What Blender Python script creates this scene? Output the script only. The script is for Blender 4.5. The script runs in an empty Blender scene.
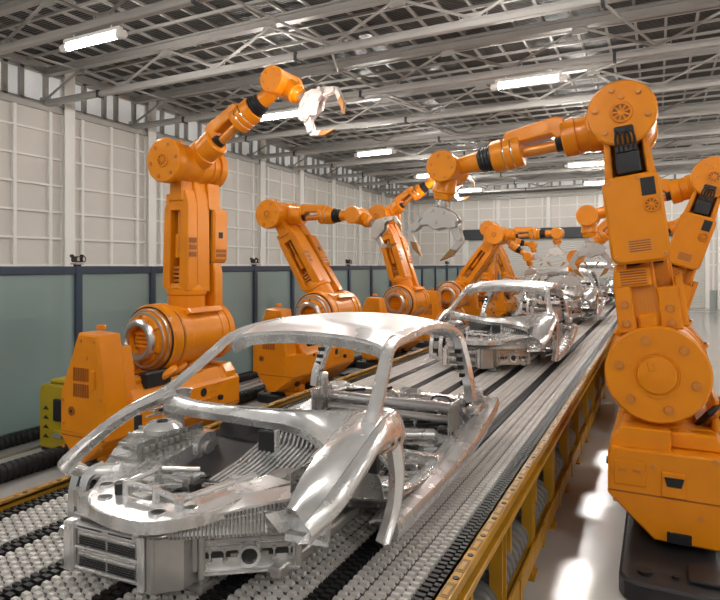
import bpy, bmesh, math, random
from mathutils import Vector, Matrix
D = bpy.data
COL = bpy.context.scene.collection
PI = math.pi
V = Vector
rnd = random.Random(7)

# ------------------------------------------------------------------ materials
MATS = {}
def mat(name, col, rough=0.5, metal=0.0, coat=0.0, emit=None, strength=0.0, bump=None, noise=None, trans=0.0, alpha=1.0, ior=1.45, spec=0.5):
    m = D.materials.new(name); m.use_nodes = True
    nt = m.node_tree; b = nt.nodes['Principled BSDF']
    b.inputs['Base Color'].default_value = (*col, 1)
    b.inputs['Roughness'].default_value = rough
    b.inputs['Metallic'].default_value = metal
    b.inputs['Coat Weight'].default_value = coat
    b.inputs['Coat Roughness'].default_value = 0.12
    b.inputs['Transmission Weight'].default_value = trans
    b.inputs['Alpha'].default_value = alpha
    b.inputs['IOR'].default_value = ior
    b.inputs['Specular IOR Level'].default_value = spec
    if emit:
        b.inputs['Emission Color'].default_value = (*emit, 1)
        b.inputs['Emission Strength'].default_value = strength
    tc = nt.nodes.new('ShaderNodeTexCoord')
    if noise:                                  # (scale, colour2, roughness spread)
        n = nt.nodes.new('ShaderNodeTexNoise'); n.inputs['Scale'].default_value = noise[0]; n.inputs['Detail'].default_value = 5
        nt.links.new(tc.outputs['Object'], n.inputs['Vector'])
        mx = nt.nodes.new('ShaderNodeMix'); mx.data_type = 'RGBA'
        mx.inputs[6].default_value = (*col, 1); mx.inputs[7].default_value = (*noise[1], 1)
        rp = nt.nodes.new('ShaderNodeMapRange'); rp.inputs[1].default_value = 0.35; rp.inputs[2].default_value = 0.65
        nt.links.new(n.outputs['Fac'], rp.inputs[0]); nt.links.new(rp.outputs[0], mx.inputs[0])
        nt.links.new(mx.outputs[2], b.inputs['Base Color'])
        if noise[2]:
            r2 = nt.nodes.new('ShaderNodeMapRange')
            r2.inputs[1].default_value = 0.3; r2.inputs[2].default_value = 0.7
            r2.inputs[3].default_value = max(0.02, rough - noise[2]); r2.inputs[4].default_value = rough + noise[2]
            nt.links.new(n.outputs['Fac'], r2.inputs[0]); nt.links.new(r2.outputs[0], b.inputs['Roughness'])
    if bump:                                   # (scale, strength)
        n2 = nt.nodes.new('ShaderNodeTexNoise'); n2.inputs['Scale'].default_value = bump[0]; n2.inputs['Detail'].default_value = 3
        nt.links.new(tc.outputs['Object'], n2.inputs['Vector'])
        bp = nt.nodes.new('ShaderNodeBump'); bp.inputs['Strength'].default_value = bump[1]; bp.inputs['Distance'].default_value = 0.02
        nt.links.new(n2.outputs['Fac'], bp.inputs['Height']); nt.links.new(bp.outputs['Normal'], b.inputs['Normal'])
    MATS[name] = m
    return m

mat('orange', (0.74, 0.245, 0.004), 0.34, 0.0, 0.15, noise=(3.0, (0.69, 0.22, 0.004), 0.05), spec=0.35)
mat('orange_dark', (0.30, 0.085, 0.008), 0.5)
mat('bolt', (0.62, 0.23, 0.04), 0.35, 0.3)
mat('black', (0.012, 0.012, 0.014), 0.45)
mat('rubber', (0.016, 0.016, 0.018), 0.55)
mat('base_black', (0.018, 0.018, 0.02), 0.42, bump=(260, 0.25))
mat('steel', (0.62, 0.60, 0.57), 0.28, 0.9)
mat('chrome', (0.86, 0.83, 0.79), 0.12, 1.0)
mat('hand', (0.62, 0.58, 0.54), 0.28, 0.82)
mat('carsilver', (0.93, 0.925, 0.92), 0.23, 0.70, noise=(7.0, (0.74, 0.735, 0.73), 0.10), bump=(5, 0.05))
mat('carinner', (0.88, 0.875, 0.865), 0.26, 0.75, noise=(10.0, (0.55, 0.545, 0.54), 0.10), bump=(12, 0.07))
mat('cardull', (0.60, 0.58, 0.55), 0.34, 0.75, noise=(8.0, (0.50, 0.48, 0.46), 0.08))
mat('carroof', (0.80, 0.795, 0.785), 0.33, 0.65, noise=(2.5, (0.74, 0.735, 0.725), 0.08))
mat('cardeep', (0.55, 0.545, 0.535), 0.28, 0.8, noise=(9.0, (0.30, 0.295, 0.29), 0.1))  # darker tone so gaps between the bright fittings read as shade
mat('cardark', (0.02, 0.02, 0.022), 0.4)
mat('belt_grey', (0.66, 0.63, 0.60), 0.40, 0.1, noise=(6.0, (0.58, 0.555, 0.53), 0.06))
mat('beltgap', (0.07, 0.066, 0.063), 0.5)  # dark base colour puts shade into the gaps between studs
mat('pipegrey', (0.20, 0.195, 0.19), 0.45, 0.3)
mat('belt_black', (0.014, 0.014, 0.015), 0.42)
mat('yellow', (0.50, 0.25, 0.012), 0.38, 0.0, 0.12, noise=(5.0, (0.40, 0.20, 0.01), 0.06))
mat('yellowdark', (0.20, 0.095, 0.008), 0.45)
mat('cabyellow', (0.38, 0.28, 0.008), 0.42, 0.0, 0.1)
mat('navy', (0.040, 0.065, 0.105), 0.4)
mat('whitepaint', (0.72, 0.69, 0.65), 0.5)
mat('wallpanel', (0.66, 0.615, 0.57), 0.6, noise=(0.6, (0.62, 0.58, 0.54), 0.0))
mat('wallrail', (0.80, 0.77, 0.73), 0.5)
mat('roofsteel', (0.38, 0.362, 0.34), 0.42, 0.2)
mat('lampwhite', (0.80, 0.78, 0.75), 0.4)
mat('shutter', (0.60, 0.58, 0.55), 0.5)
mat('shutterdark', (0.035, 0.04, 0.045), 0.5)
mat('tube', (1, 1, 1), 0.4, emit=(1.0, 0.96, 0.90), strength=200.0)
mat('spark', (1, 1, 1), 0.4, emit=(1.0, 0.72, 0.66), strength=90.0)
mat('tip_reflection', (0.33, 0.17, 0.06), 0.35, 0.5)  # claw tips: reflection of the orange arm put into the colour
mat('plinth', (0.33, 0.36, 0.36), 0.5)

# corrugated roof sheet, glossy floor, fence glass, strip-window glass
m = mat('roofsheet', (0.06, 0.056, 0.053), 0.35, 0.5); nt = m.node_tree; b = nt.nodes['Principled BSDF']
tc = nt.nodes.new('ShaderNodeTexCoord'); w = nt.nodes.new('ShaderNodeTexWave'); w.bands_direction = 'Y'; w.inputs['Scale'].default_value = 4.0
nt.links.new(tc.outputs['Object'], w.inputs['Vector']); bp = nt.nodes.new('ShaderNodeBump'); bp.inputs['Strength'].default_value = 0.6; bp.inputs['Distance'].default_value = 0.05
nt.links.new(w.outputs['Fac'], bp.inputs['Height']); nt.links.new(bp.outputs['Normal'], b.inputs['Normal'])
m = mat('floorpaint', (0.50, 0.485, 0.46), 0.16, 0.0, 0.0, noise=(0.7, (0.43, 0.415, 0.40), 0.04))
nt = m.node_tree; b = nt.nodes['Principled BSDF']
m = mat('fenceglass', (0.47, 0.59, 0.60), 0.05, trans=0.0, spec=0.6); nt = m.node_tree; b = nt.nodes['Principled BSDF']
out = [n for n in nt.nodes if n.type == 'OUTPUT_MATERIAL'][0]
tr = nt.nodes.new('ShaderNodeBsdfTransparent'); tr.inputs['Color'].default_value = (0.52, 0.65, 0.65, 1)
mx = nt.nodes.new('ShaderNodeMixShader'); mx.inputs[0].default_value = 0.42
nt.links.new(tr.outputs[0], mx.inputs[1]); nt.links.new(b.outputs[0], mx.inputs[2]); nt.links.new(mx.outputs[0], out.inputs['Surface'])
m = mat('stripglass', (0.8, 0.8, 0.78), 0.4, emit=(0.95, 0.95, 0.93), strength=0.75)   # daylight behind frosted louvres
nt = m.node_tree; b = nt.nodes['Principled BSDF']
tc = nt.nodes.new('ShaderNodeTexCoord'); w = nt.nodes.new('ShaderNodeTexWave'); w.bands_direction = 'Z'; w.inputs['Scale'].default_value = 5.5
nt.links.new(tc.outputs['Object'], w.inputs['Vector'])
mr = nt.nodes.new('ShaderNodeMapRange'); mr.inputs[3].default_value = 0.10; mr.inputs[4].default_value = 0.34
nt.links.new(w.outputs['Fac'], mr.inputs[0]); nt.links.new(mr.outputs[0], b.inputs['Emission Strength'])

# ------------------------------------------------------------------ mesh builder
def cr(pts, n=6):
    """Catmull-Rom through 3-D points"""
    P = [V(p) for p in pts]; out = []
    for i in range(len(P) - 1):
        p0 = P[i-1] if i > 0 else P[i]*2 - P[i+1]
        p1, p2 = P[i], P[i+1]
        p3 = P[i+2] if i + 2 < len(P) else P[i+1]*2 - P[i]
        for k in range(n):
            t = k / n
            out.append(0.5*((2*p1) + (p2-p0)*t + (2*p0-5*p1+4*p2-p3)*t*t + (3*p1-p0-3*p2+p3)*t**3))
    out.append(P[-1]); return out

class MB:
    def __init__(s): s.v = []; s.f = []; s.m = []; s.names = []
    def mi(s, m):
        if m not in s.names: s.names.append(m)
        return s.names.index(m)
    def add(s, vs, fs, m, M=None):
        o = len(s.v)
        s.v += [tuple(M @ V(p)) for p in vs] if M is not None else [tuple(p) for p in vs]
        k = s.mi(m)
        for f in fs: s.f.append([i + o for i in f]); s.m.append(k)
        return s
    def box(s, a, b, m, bv=0.0, M=None):
        lo = [min(a[i], b[i]) for i in range(3)]; hi = [max(a[i], b[i]) for i in range(3)]
        if bv <= 0:
            vs = [(x, y, z) for x in (lo[0], hi[0]) for y in (lo[1], hi[1]) for z in (lo[2], hi[2])]
            fs = [(0,1,3,2),(4,6,7,5),(0,4,5,1),(2,3,7,6),(0,2,6,4),(1,5,7,3)]
            return s.add(vs, fs, m, M)
        bv = min(bv, 0.45*min(hi[i]-lo[i] for i in range(3)))
        vs = []; idx = {}
        for sx in (0,1):
            for sy in (0,1):
                for sz in (0,1):
                    c = [(lo, hi)[q][i] for i, q in enumerate((sx, sy, sz))]
                    d = [bv if q == 0 else -bv for q in (sx, sy, sz)]
                    for ax in range(3):        # vertex lying on the face normal to ax
                        p = [c[i] + (0 if i == ax else d[i]) for i in range(3)]
                        idx[(sx, sy, sz, ax)] = len(vs); vs.append(p)
        g = lambda k, ax: idx[(*k, ax)]
        fs = []
        for ax in range(3):
            o1, o2 = [i for i in range(3) if i != ax]
            for q in (0,1):
                ks = []
                for (p1, p2) in ((0,0),(1,0),(1,1),(0,1)):
                    k = [0,0,0]; k[ax] = q; k[o1] = p1; k[o2] = p2; ks.append(g(k, ax))
                fs.append(ks)
            for p1 in (0,1):
                for p2 in (0,1):
                    k0 = [0,0,0]; k0[ax] = 0; k0[o1] = p1; k0[o2] = p2
                    k1 = list(k0); k1[ax] = 1
                    fs.append([g(k0,o1), g(k1,o1), g(k1,o2), g(k0,o2)])
        for sx in (0,1):
            for sy in (0,1):
                for sz in (0,1): fs.append([g((sx,sy,sz),0), g((sx,sy,sz),1), g((sx,sy,sz),2)])
        return s.add(vs, fs, m, M)
    def prism(s, poly, t0, t1, m, ax='y', bv=0.0, M=None):
        """poly in the plane normal to ax: y -> (x,z), x -> (y,z), z -> (x,y)"""
        def P(a, b, t): return {'y': (a,t,b), 'x': (t,a,b), 'z': (a,b,t)}[ax]
        n = len(poly)
        A = sum(poly[i][0]*poly[(i+1)%n][1] - poly[(i+1)%n][0]*poly[i][1] for i in range(n))
        if A < 0: poly = poly[::-1]
        def inset(d):
            out = []
            for i in range(n):
                p, c, q = V(poly[i-1]), V(poly[i]), V(poly[(i+1) % n])
                e1 = (c-p).normalized(); e2 = (q-c).normalized()
                n1 = V((-e1.y, e1.x)); n2 = V((-e2.y, e2.x))
                k = max(0.3, 1 + n1.dot(n2))
                out.append(tuple(c + (n1+n2)*d/k))
            return out
        if bv > 0:
            inn = inset(bv); sg = 1 if t1 > t0 else -1
            rings = [(inn, t0), (poly, t0 + sg*bv), (poly, t1 - sg*bv), (inn, t1)]
        else: rings = [(poly, t0), (poly, t1)]
        vs = [P(a, b, t) for pl, t in rings for a, b in pl]; fs = []
        for r in range(len(rings)-1):
            for i in range(n): j = (i+1) % n; fs.append([r*n+i, r*n+j, (r+1)*n+j, (r+1)*n+i])
        fs.append(list(range(n))[::-1]); fs.append([(len(rings)-1)*n + i for i in range(n)])
        return s.add(vs, fs, m, M)
    def lathe(s, prof, m, o=(0,0,0), d=(0,1,0), seg=32, M=None, arc=None):
        """prof: (t along axis, radius)"""
        d = V(d).normalized(); o = V(o)
        a = V((1,0,0)) if abs(d.x) < 0.8 else V((0,0,1))
        a = (a - d*a.dot(d)).normalized(); b = d.cross(a)
        vs = []; rings = []
        for t, r in prof:
            if r <= 1e-6: rings.append([len(vs)]); vs.append(o + d*t)
            else:
                rings.append(list(range(len(vs), len(vs)+seg)))
                for k in range(seg):
                    w = 2*PI*k/seg; vs.append(o + d*t + (a*math.cos(w) + b*math.sin(w))*r)
        fs = []
        for R0, R1 in zip(rings, rings[1:]):
            if len(R0) == 1 and len(R1) == 1: continue
            for k in range(seg):
                j = (k+1) % seg
                if len(R0) == 1: fs.append([R0[0], R1[j], R1[k]])
                elif len(R1) == 1: fs.append([R0[k], R0[j], R1[0]])
                else: fs.append([R0[k], R0[j], R1[j], R1[k]])
        return s.add(vs, fs, m, M)
    def cyl(s, p, q, r, m, seg=16, r2=None, bv=0.0, M=None):
        p, q = V(p), V(q); L = (q-p).length; r2 = r if r2 is None else r2
        if bv > 0: pr = [(0,0),(0,r-bv),(bv,r),(L-bv,r2),(L,r2-bv),(L,0)]
        else: pr = [(0,0),(0,r),(L,r2),(L,0)]
        return s.lathe(pr, m, p, q-p, seg, M)
    def sweep(s, pts, sec, m, up=(0,0,1), scale=None, M=None, closed_sec=True):
        P = [V(p) for p in pts]; n = len(sec); vs = []
        for i, p in enumerate(P):
            t = (P[min(i+1, len(P)-1)] - P[max(i-1, 0)]).normalized()
            u = V(up); r = t.cross(u)
            if r.length < 1e-3: r = t.cross(V((0,1,0)))
            r.normalize(); u = r.cross(t).normalized(); k = scale[i] if scale else 1.0
            for a, b in sec: vs.append(p + r*a*k + u*b*k)
        fs = []
        for i in range(len(P)-1):
            for k in range(n if closed_sec else n-1): j = (k+1) % n; fs.append([i*n+k, i*n+j, (i+1)*n+j, (i+1)*n+k])
        fs.append(list(range(n))[::-1]); fs.append([(len(P)-1)*n+k for k in range(n)])
        return s.add(vs, fs, m, M)
    def tube(s, pts, r, m, seg=10, scale=None, M=None):
        sec = [(r*math.cos(2*PI*k/seg), r*math.sin(2*PI*k/seg)) for k in range(seg)]
        return s.sweep(pts, sec, m, (0.02, 0.03, 1), scale, M)
    def bar(s, p, q, w, h, m, up=(0,0,1)):
        return s.sweep([p, q], [(-w/2,-h/2),(w/2,-h/2),(w/2,h/2),(-w/2,h/2)], m, up)
    def sheet(s, grid, th, m, M=None):
        """grid[i][j] of points -> panel of thickness th"""
        G = [[V(p) for p in row] for row in grid]; a, b = len(G), len(G[0]); N = []
        for i in range(a):
            for j in range(b):
                du = G[min(i+1,a-1)][j] - G[max(i-1,0)][j]; dv = G[i][min(j+1,b-1)] - G[i][max(j-1,0)]
                nn = du.cross(dv); N.append(nn.normalized() if nn.length > 1e-9 else V((0,0,1)))
        top = [G[i][j] for i in range(a) for j in range(b)]; bot = [p - q*th for p, q in zip(top, N)]
        k = a*b; fs = []
        for i in range(a-1):
            for j in range(b-1):
                q = [i*b+j, (i+1)*b+j, (i+1)*b+j+1, i*b+j+1]; fs.append(q); fs.append([x+k for x in q[::-1]])
        rim = [i*b for i in range(a)] + [(a-1)*b+j for j in range(1,b)] + [i*b+b-1 for i in range(a-2,-1,-1)] + [j for j in range(b-2,0,-1)]
        for i in range(len(rim)):
            p, q = rim[i], rim[(i+1) % len(rim)]; fs.append([p, p+k, q+k, q])
        return s.add(top+bot, fs, m, M)
    def loft(s, c0, c1, m, th=0.012, n=5, bulge=(0,0,0)):
        bl = V(bulge); g = []
        for p, q in zip(c0, c1):
            p, q = V(p), V(q)
            g.append([p.lerp(q, t/(n-1)) + bl*math.sin(PI*t/(n-1)) for t in range(n)])
        return s.sheet(g, th, m)
    def mesh(s, name, ang=32):
        me = D.meshes.new(name); me.from_pydata(s.v, [], s.f)
        for n in s.names: me.materials.append(MATS[n])
        me.polygons.foreach_set('material_index', s.m)
        bm = bmesh.new(); bm.from_mesh(me); bmesh.ops.recalc_face_normals(bm, faces=bm.faces[:]); bm.to_mesh(me); bm.free()
        me.polygons.foreach_set('use_smooth', [True]*len(me.polygons))
        me.set_sharp_from_angle(angle=math.radians(ang)); me.update()
        return me
    def build(s, name, parent=None, M=None, ang=32):
        return link(name, s.mesh(name, ang), parent, M)

def link(name, me, parent=None, M=None):
    o = D.objects.new(name, me); COL.objects.link(o)
    if parent: o.parent = parent
    if M is not None: o.matrix_local = M
    return o
def empty(name, loc=(0,0,0), rz=0.0):
    o = D.objects.new(name, None); COL.objects.link(o); o.location = loc; o.rotation_euler = (0,0,rz); o.empty_display_size = 0.2
    return o
def tag(o, label=None, cat=None, group=None, kind=None):
    if label: o['label'] = label
    if cat: o['category'] = cat
    if group: o['group'] = group
    if kind: o['kind'] = kind
    return o
def copy_tree(o, parent=None):
    c = o.copy(); COL.objects.link(c)
    if parent: c.parent = parent; c.matrix_parent_inverse = o.matrix_parent_inverse.copy()
    for ch in list(o.children): copy_tree(ch, c)
    return c
def T(x, y, z): return Matrix.Translation((x, y, z))
def RY(a): return Matrix.Rotation(a, 4, 'Y')

# ------------------------------------------------------------------ camera
TH = math.atan(297/590)
cd = D.cameras.new('camera'); cam = D.objects.new('camera', cd); COL.objects.link(cam)
cd.sensor_width = 36; cd.lens = 590/720*36; cd.shift_y = -35/720
cam.location = (0, 0, 2.4); cam.rotation_euler = (PI/2, 0, TH)
cd.clip_start = 0.05; cd.clip_end = 300
bpy.context.scene.camera = cam

# ------------------------------------------------------------------ building
XL, XR, YB, Y0 = -15.0, 12.0, 38.0, -7.0
ZC, ZR = 6.8, 7.95                  # bottom chord, roof sheet
o = MB().box((XL-0.3, Y0, -0.15), (XR+0.3, YB+0.3, 0), 'floorpaint').build('floor'); tag(o, kind='structure')
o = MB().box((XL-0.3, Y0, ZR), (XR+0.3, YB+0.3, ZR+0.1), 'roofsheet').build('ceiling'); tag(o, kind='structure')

def long_wall(name, x, sgn):
    """wall along Y with a rail grid; sgn = +1 when the room lies towards +X"""
    f = x
    r = MB().box((x, Y0, 1.0), (x - 0.25*sgn, YB+0.3, 6.72), 'wallpanel').box((x, Y0, 7.75), (x-0.25*sgn, YB+0.3, ZR), 'roofsteel').build(name); tag(r, kind='structure')
    MB().box((x + 0.03*sgn, Y0, 0), (x-0.25*sgn, YB+0.3, 1.0), 'plinth').build('plinth', r)
    g = MB(); z = 1.03
    for z in [1.02, 1.66] + [2.4 + 0.735*k for k in range(6)]:
        g.box((f, Y0, z-0.028), (f+0.08*sgn, YB, z+0.028), 'wallrail')
    y = Y0 + 0.4
    while y < YB:
        g.box((f, y-0.045, 1.0), (f+0.09*sgn, y+0.045, 6.7), 'wallrail'); y += 1.017
    g.box((f, Y0, 6.62), (f+0.12*sgn, YB, 6.8), 'roofsteel').box((f, Y0, 7.68), (f+0.14*sgn, YB, 7.9), 'roofsteel')
    g.build('panel_rail_grid', r)
    return r
long_wall('wall_left', XL, 1); long_wall('wall_right', XR, -1)
colY = [11.2 + 3.05*k for k in range(-5, 9)]
n = 0
for y in colY:
    for x, s in ((XL, 1), (XR, -1)):
        n += 1
        c = MB().box((x, y-0.16, 0), (x+0.05*s, y+0.14, ZR), 'wallrail').box((x+0.05*s, y-0.05, 0), (x+0.16*s, y+0.05, ZR), 'wallrail') \
            .box((x+0.16*s, y-0.16, 0), (x+0.2*s, y+0.16, ZR), 'wallrail')
        tag(c.build('trim_%d' % n), kind='structure')
wn = 0
for i, y in enumerate(colY[:-1]):
    for x, s in ((XL, 1), (XR, -1)):
        wn += 1; fr = MB(); ya, yb = y+0.17, y+3.05-0.17
        w = 0; ys = [ya, ya+0.36, ya+0.46+0.0, ya+1.06, ya+1.16, ya+1.5, ya+1.6, ya+2.2, ya+2.3, yb]
        fr.box((x-0.02*s, ya, 6.72), (x+0.08*s, yb, 6.86), 'roofsteel').box((x-0.02*s, ya, 7.62), (x+0.08*s, yb, 7.76), 'roofsteel')
        for a in ys[1:-1:2]: fr.box((x-0.02*s, a-0.01, 6.8), (x+0.08*s, a+0.11, 7.7), 'roofsteel')
        fo = fr.build('window_%d' % wn); tag(fo, kind='structure')
        p = MB().box((x-0.16*s, ya-0.1, 6.7), (x-0.18*s, yb+0.1, 7.8), 'stripglass').build('pane', fo)

# back wall with roller door
bw = MB().box((XL-0.25, YB, 1.0), (-11.2, YB+0.25, 6.72), 'wallpanel').box((-11.2, YB, 4.7), (2.5, YB+0.25, 6.72), 'wallpanel') \
    .box((2.5, YB, 1.0), (XR+0.25, YB+0.25, 6.72), 'wallpanel').build('wall_back'); tag(bw, kind='structure')
MB().box((XL, YB-0.03, 0), (-11.2, YB+0.2, 1.0), 'plinth').box((2.5, YB-0.03, 0), (XR, YB+0.2, 1.0), 'plinth').build('plinth', bw)
g = MB()
for z in [2.4 + 0.735*k for k in range(6)]:
    for a, b2 in ((XL, -11.2), (-11.2, 2.5), (2.5, XR)):
        if b2 == 2.5 and z < 4.75: continue
        g.box((a, YB-0.05, z-0.03), (b2, YB, z+0.03), 'wallrail')
x = XL + 0.5
while x < XR:
    g.box((x-0.045, YB-0.09, 4.75 if -11.2 < x < 2.5 else 1.0), (x+0.045, YB, 6.7), 'wallrail'); x += 1.017
for x in (-12.2, -9.1, -6, -3, 0.1, 3.1, 6.2, 9.2):
    g.box((x-0.12, YB-0.18, 4.75 if -11.2 < x < 2.5 else 0), (x+0.12, YB, 7.9), 'wallrail')
g.box((XL, YB-0.25, 6.6), (XR, YB-0.02, 6.78), 'roofsteel').box((XL, YB-0.5, 6.78), (XR, YB-0.3, 7.05), 'roofsteel')
g.box((XL, YB-0.25, 7.65), (XR, YB, 7.95), 'roofsteel')
g.build('panel_rail_grid', bw)
wn += 1; fr = MB()
x = XL
while x < XR:
    fr.box((x, YB-0.05, 6.75), (x+0.12, YB+0.05, 7.7), 'roofsteel'); x += (0.5 if int(x*3) % 2 else 0.85)
fo = fr.build('window_%d' % wn); tag(fo, kind='structure')
MB().box((XL, YB+0.12, 6.7), (XR, YB+0.14, 7.7), 'stripglass').build('pane', fo)
d = MB()
for k in range(34): d.prism([(YB+0.05, 0.02+k*0.12), (YB+0.02, 0.05+k*0.12), (YB+0.02, 0.11+k*0.12), (YB+0.05, 0.135+k*0.12)], -11.1, 2.4, 'shutter', 'x')
d.box((-11.1, YB+0.05, 0), (2.4, YB+0.12, 4.2), 'shutter')
do = d.build('door_1'); tag(do, kind='structure')
f = MB()
f.box((-11.4, YB-0.35, 4.05), (2.6, YB, 4.7), 'shutterdark', 0.03).box((-11.2, YB-0.37, 4.2), (2.4, YB-0.34, 4.55), 'shutterdark')
f.box((-11.4, YB-0.12, 0), (-11.1, YB+0.1, 4.1), 'wallrail').box((2.4, YB-0.12, 0), (2.6, YB+0.1, 4.1), 'wallrail')
f.build('door_frame', do)

# roof steelwork: trusses across the hall, purlins along it
trY = [10.55 + 3.05*k for k in range(-5, 9)]
def truss_mesh():
    t = MB()
    t.box((XL, -0.07, ZC-0.065), (XR, 0.07, ZC+0.055), 'roofsteel', 0.015)
    t.box((XL, -0.04, ZC+0.055), (XR, 0.04, ZC+0.10), 'roofsteel')
    t.box((XL, -0.08, 7.56), (XR, 0.10, 7.585), 'roofsteel').box((XL, -0.02, 7.585), (XR, 0.02, 7.72), 'roofsteel').box((XL, -0.10, 7.72), (XR, 0.10, 7.75), 'roofsteel')
    x = XL
    while x < XR - 1.4:
        t.cyl((x, 0, ZC+0.1), (x+1.5, 0, 7.56), 0.032, 'roofsteel', 8); t.cyl((x+1.5, 0, 7.56), (x+3.0, 0, ZC+0.1), 0.032, 'roofsteel', 8)
        t.box((x-0.16, -0.02, ZC+0.06), (x+0.16, 0.02, ZC+0.2), 'roofsteel'); t.box((x+1.34, -0.02, 7.42), (x+1.66, 0.02, 7.58), 'roofsteel')
        for q in (0.75, 2.2): t.box((x+q-0.03, -0.1, ZC-0.1), (x+q+0.03, 0.1, ZC+0.08), 'shutterdark') if q > 2 and int(x) % 2 else None
        for q in (-0.22, 0.22): t.lathe([(-0.012,0.05),(0.012,0.05),(0.012,0.035),(-0.012,0.035),(-0.012,0.05)], 'roofsteel', (x+q, 0, ZC+0.16), (0,1,0), 10)
        x += 3.0
    return t.mesh('trim')
tm = truss_mesh()
for y in trY:
    n += 1; o = link('trim_%d' % n, tm, None, T(0, y, 0)); tag(o, kind='structure')
pu = MB(); x = XL + 0.3
while x < XR:
    pu.box((x-0.028, Y0, 7.89), (x+0.028, YB, 7.95), 'roofsteel'); x += 0.62
y = Y0 + 0.2
while y < YB:
    pu.box((XL, y-0.03, 7.83), (XR, y+0.03, 7.89), 'roofsteel'); y += 0.7625
n += 1; tag(pu.build('trim_%d' % n), kind='structure')
br = MB()                                               # wind bracing between trusses
for i, y in enumerate(trY[:-1]):
    for k, x in enumerate((-13.5, -7.5, -1.5, 4.5)):
        if (i + k) % 2: br.cyl((x, y, 7.5), (x+1.5, y+3.05, ZC+0.1), 0.028, 'roofsteel', 8)
        else: br.cyl((x+1.5, y, ZC+0.1), (x, y+3.05, 7.5), 0.028, 'roofsteel', 8)
n += 1; tag(br.build('trim_%d' % n), kind='structure')

# fluorescent lamps under every second truss
def lamp_proto():
    r = empty('ceiling_lamp')
    MB().box((-0.74, -0.06, 0.06), (0.74, 0.06, 0.15), 'lampwhite', 0.015).cyl((-0.5,0,0.14), (-0.5,0,0.3), 0.012, 'lampwhite', 8).cyl((0.5,0,0.14), (0.5,0,0.3), 0.012, 'lampwhite', 8).build('housing', r)
    MB().cyl((-0.68,0,0), (0.68,0,0), 0.055, 'tube', 14).build('lamp_tube', r)
    for s in (-1, 1): MB().lathe([(0.66,0),(0.66,0.075),(0.78,0.078),(0.84,0.065),(0.84,0)], 'lampwhite', (0,0,0), (s,0,0), 16).build('end_cap', r)
    return r
lp = lamp_proto(); first = True
ordn = ['first', 'second', 'third', 'fourth', 'fifth', 'sixth', 'seventh', 'eighth']
for i, x in enumerate((-9.3, -2.6, 4.1, 9.5)):
    j = 0
    for y in trY[0::2]:
        o = lp if first else copy_tree(lp); first = False
        o.location = (x, y, 6.52); j += 1
        row = ['row beside the fence', 'row above the conveyor', 'row above the open floor', 'row beside the far side wall'][i]
        tag(o, 'lit white ceiling lamp, %s along the %s' % (ordn[j-1], row), 'ceiling lamp', 'fluorescent ceiling lamps')

# ------------------------------------------------------------------ conveyor
BY0, BY1 = 0.2, 36.0; BZ = 0.9
cv = empty('conveyor', (-2.215, 0, 0)); tag(cv, 'long grey studded conveyor with black strips and yellow frame carrying the car bodies', 'conveyor')
LW, BW, EW = 0.328, 0.10, 0.102
def lane_mesh():
    b = MB(); b.box((-LW/2, BY0, BZ-0.06), (LW/2, BY1, BZ-0.009), 'beltgap')
    sub = LW/3
    p = 0.05; k = 0; y = BY0
    b2 = 0.35
    while y < BY1 - p:
        for c in range(3):
            x0 = -LW/2 + c*sub
            if y < 14 or True:
                for q in range(2):
                    xa = x0 + 0.008 + q*0.049; off = (p/2 if q else 0)
                    ya = y + off; h = 0.010
                    t = 0.005; wx = 0.045; wy = 0.031
                    vs = [(xa, ya, BZ-h), (xa+wx, ya, BZ-h), (xa+wx, ya+wy, BZ-h), (xa, ya+wy, BZ-h),
                          (xa+t, ya+t, BZ+h), (xa+wx-t, ya+t, BZ+h), (xa+wx-t, ya+wy-t, BZ+h), (xa+t, ya+wy-t, BZ+h)]
                    b.add(vs, [(4,5,6,7),(0,1,5,4),(1,2,6,5),(2,3,7,6),(3,0,4,7)], 'belt_grey')
        y += p
    return b.mesh('belt')
def strip_mesh(w, name='chain_strip'):    # cross slats
    b = MB(); b.box((-w/2, BY0, BZ-0.06), (w/2, BY1, BZ-0.02), 'belt_black'); y = BY0; i = 0
    while y < BY1 - 0.05:
        for q in range(2):
            xa = -w/2 + 0.003 + q*w/2; ya = y + (0.02 if q else 0)
            b.box((xa, ya, BZ-0.03), (xa + w/2 - 0.006, ya+0.026, BZ+0.012), 'belt_black')
        y += 0.045
    return b.mesh(name)
lm, sm, em = lane_mesh(), strip_mesh(BW), strip_mesh(EW)
x = -1.336
link('chain_strip', em, cv, T(x + EW/2, 0, 0)); x += EW
for k in range(6):
    link('belt', lm, cv, T(x + LW/2, 0, 0)); x += LW
    if k < 5: link('chain_strip', sm, cv, T(x + BW/2, 0, 0)); x += BW
link('chain_strip', em, cv, T(x + EW/2, 0, 0)); x += EW
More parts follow.
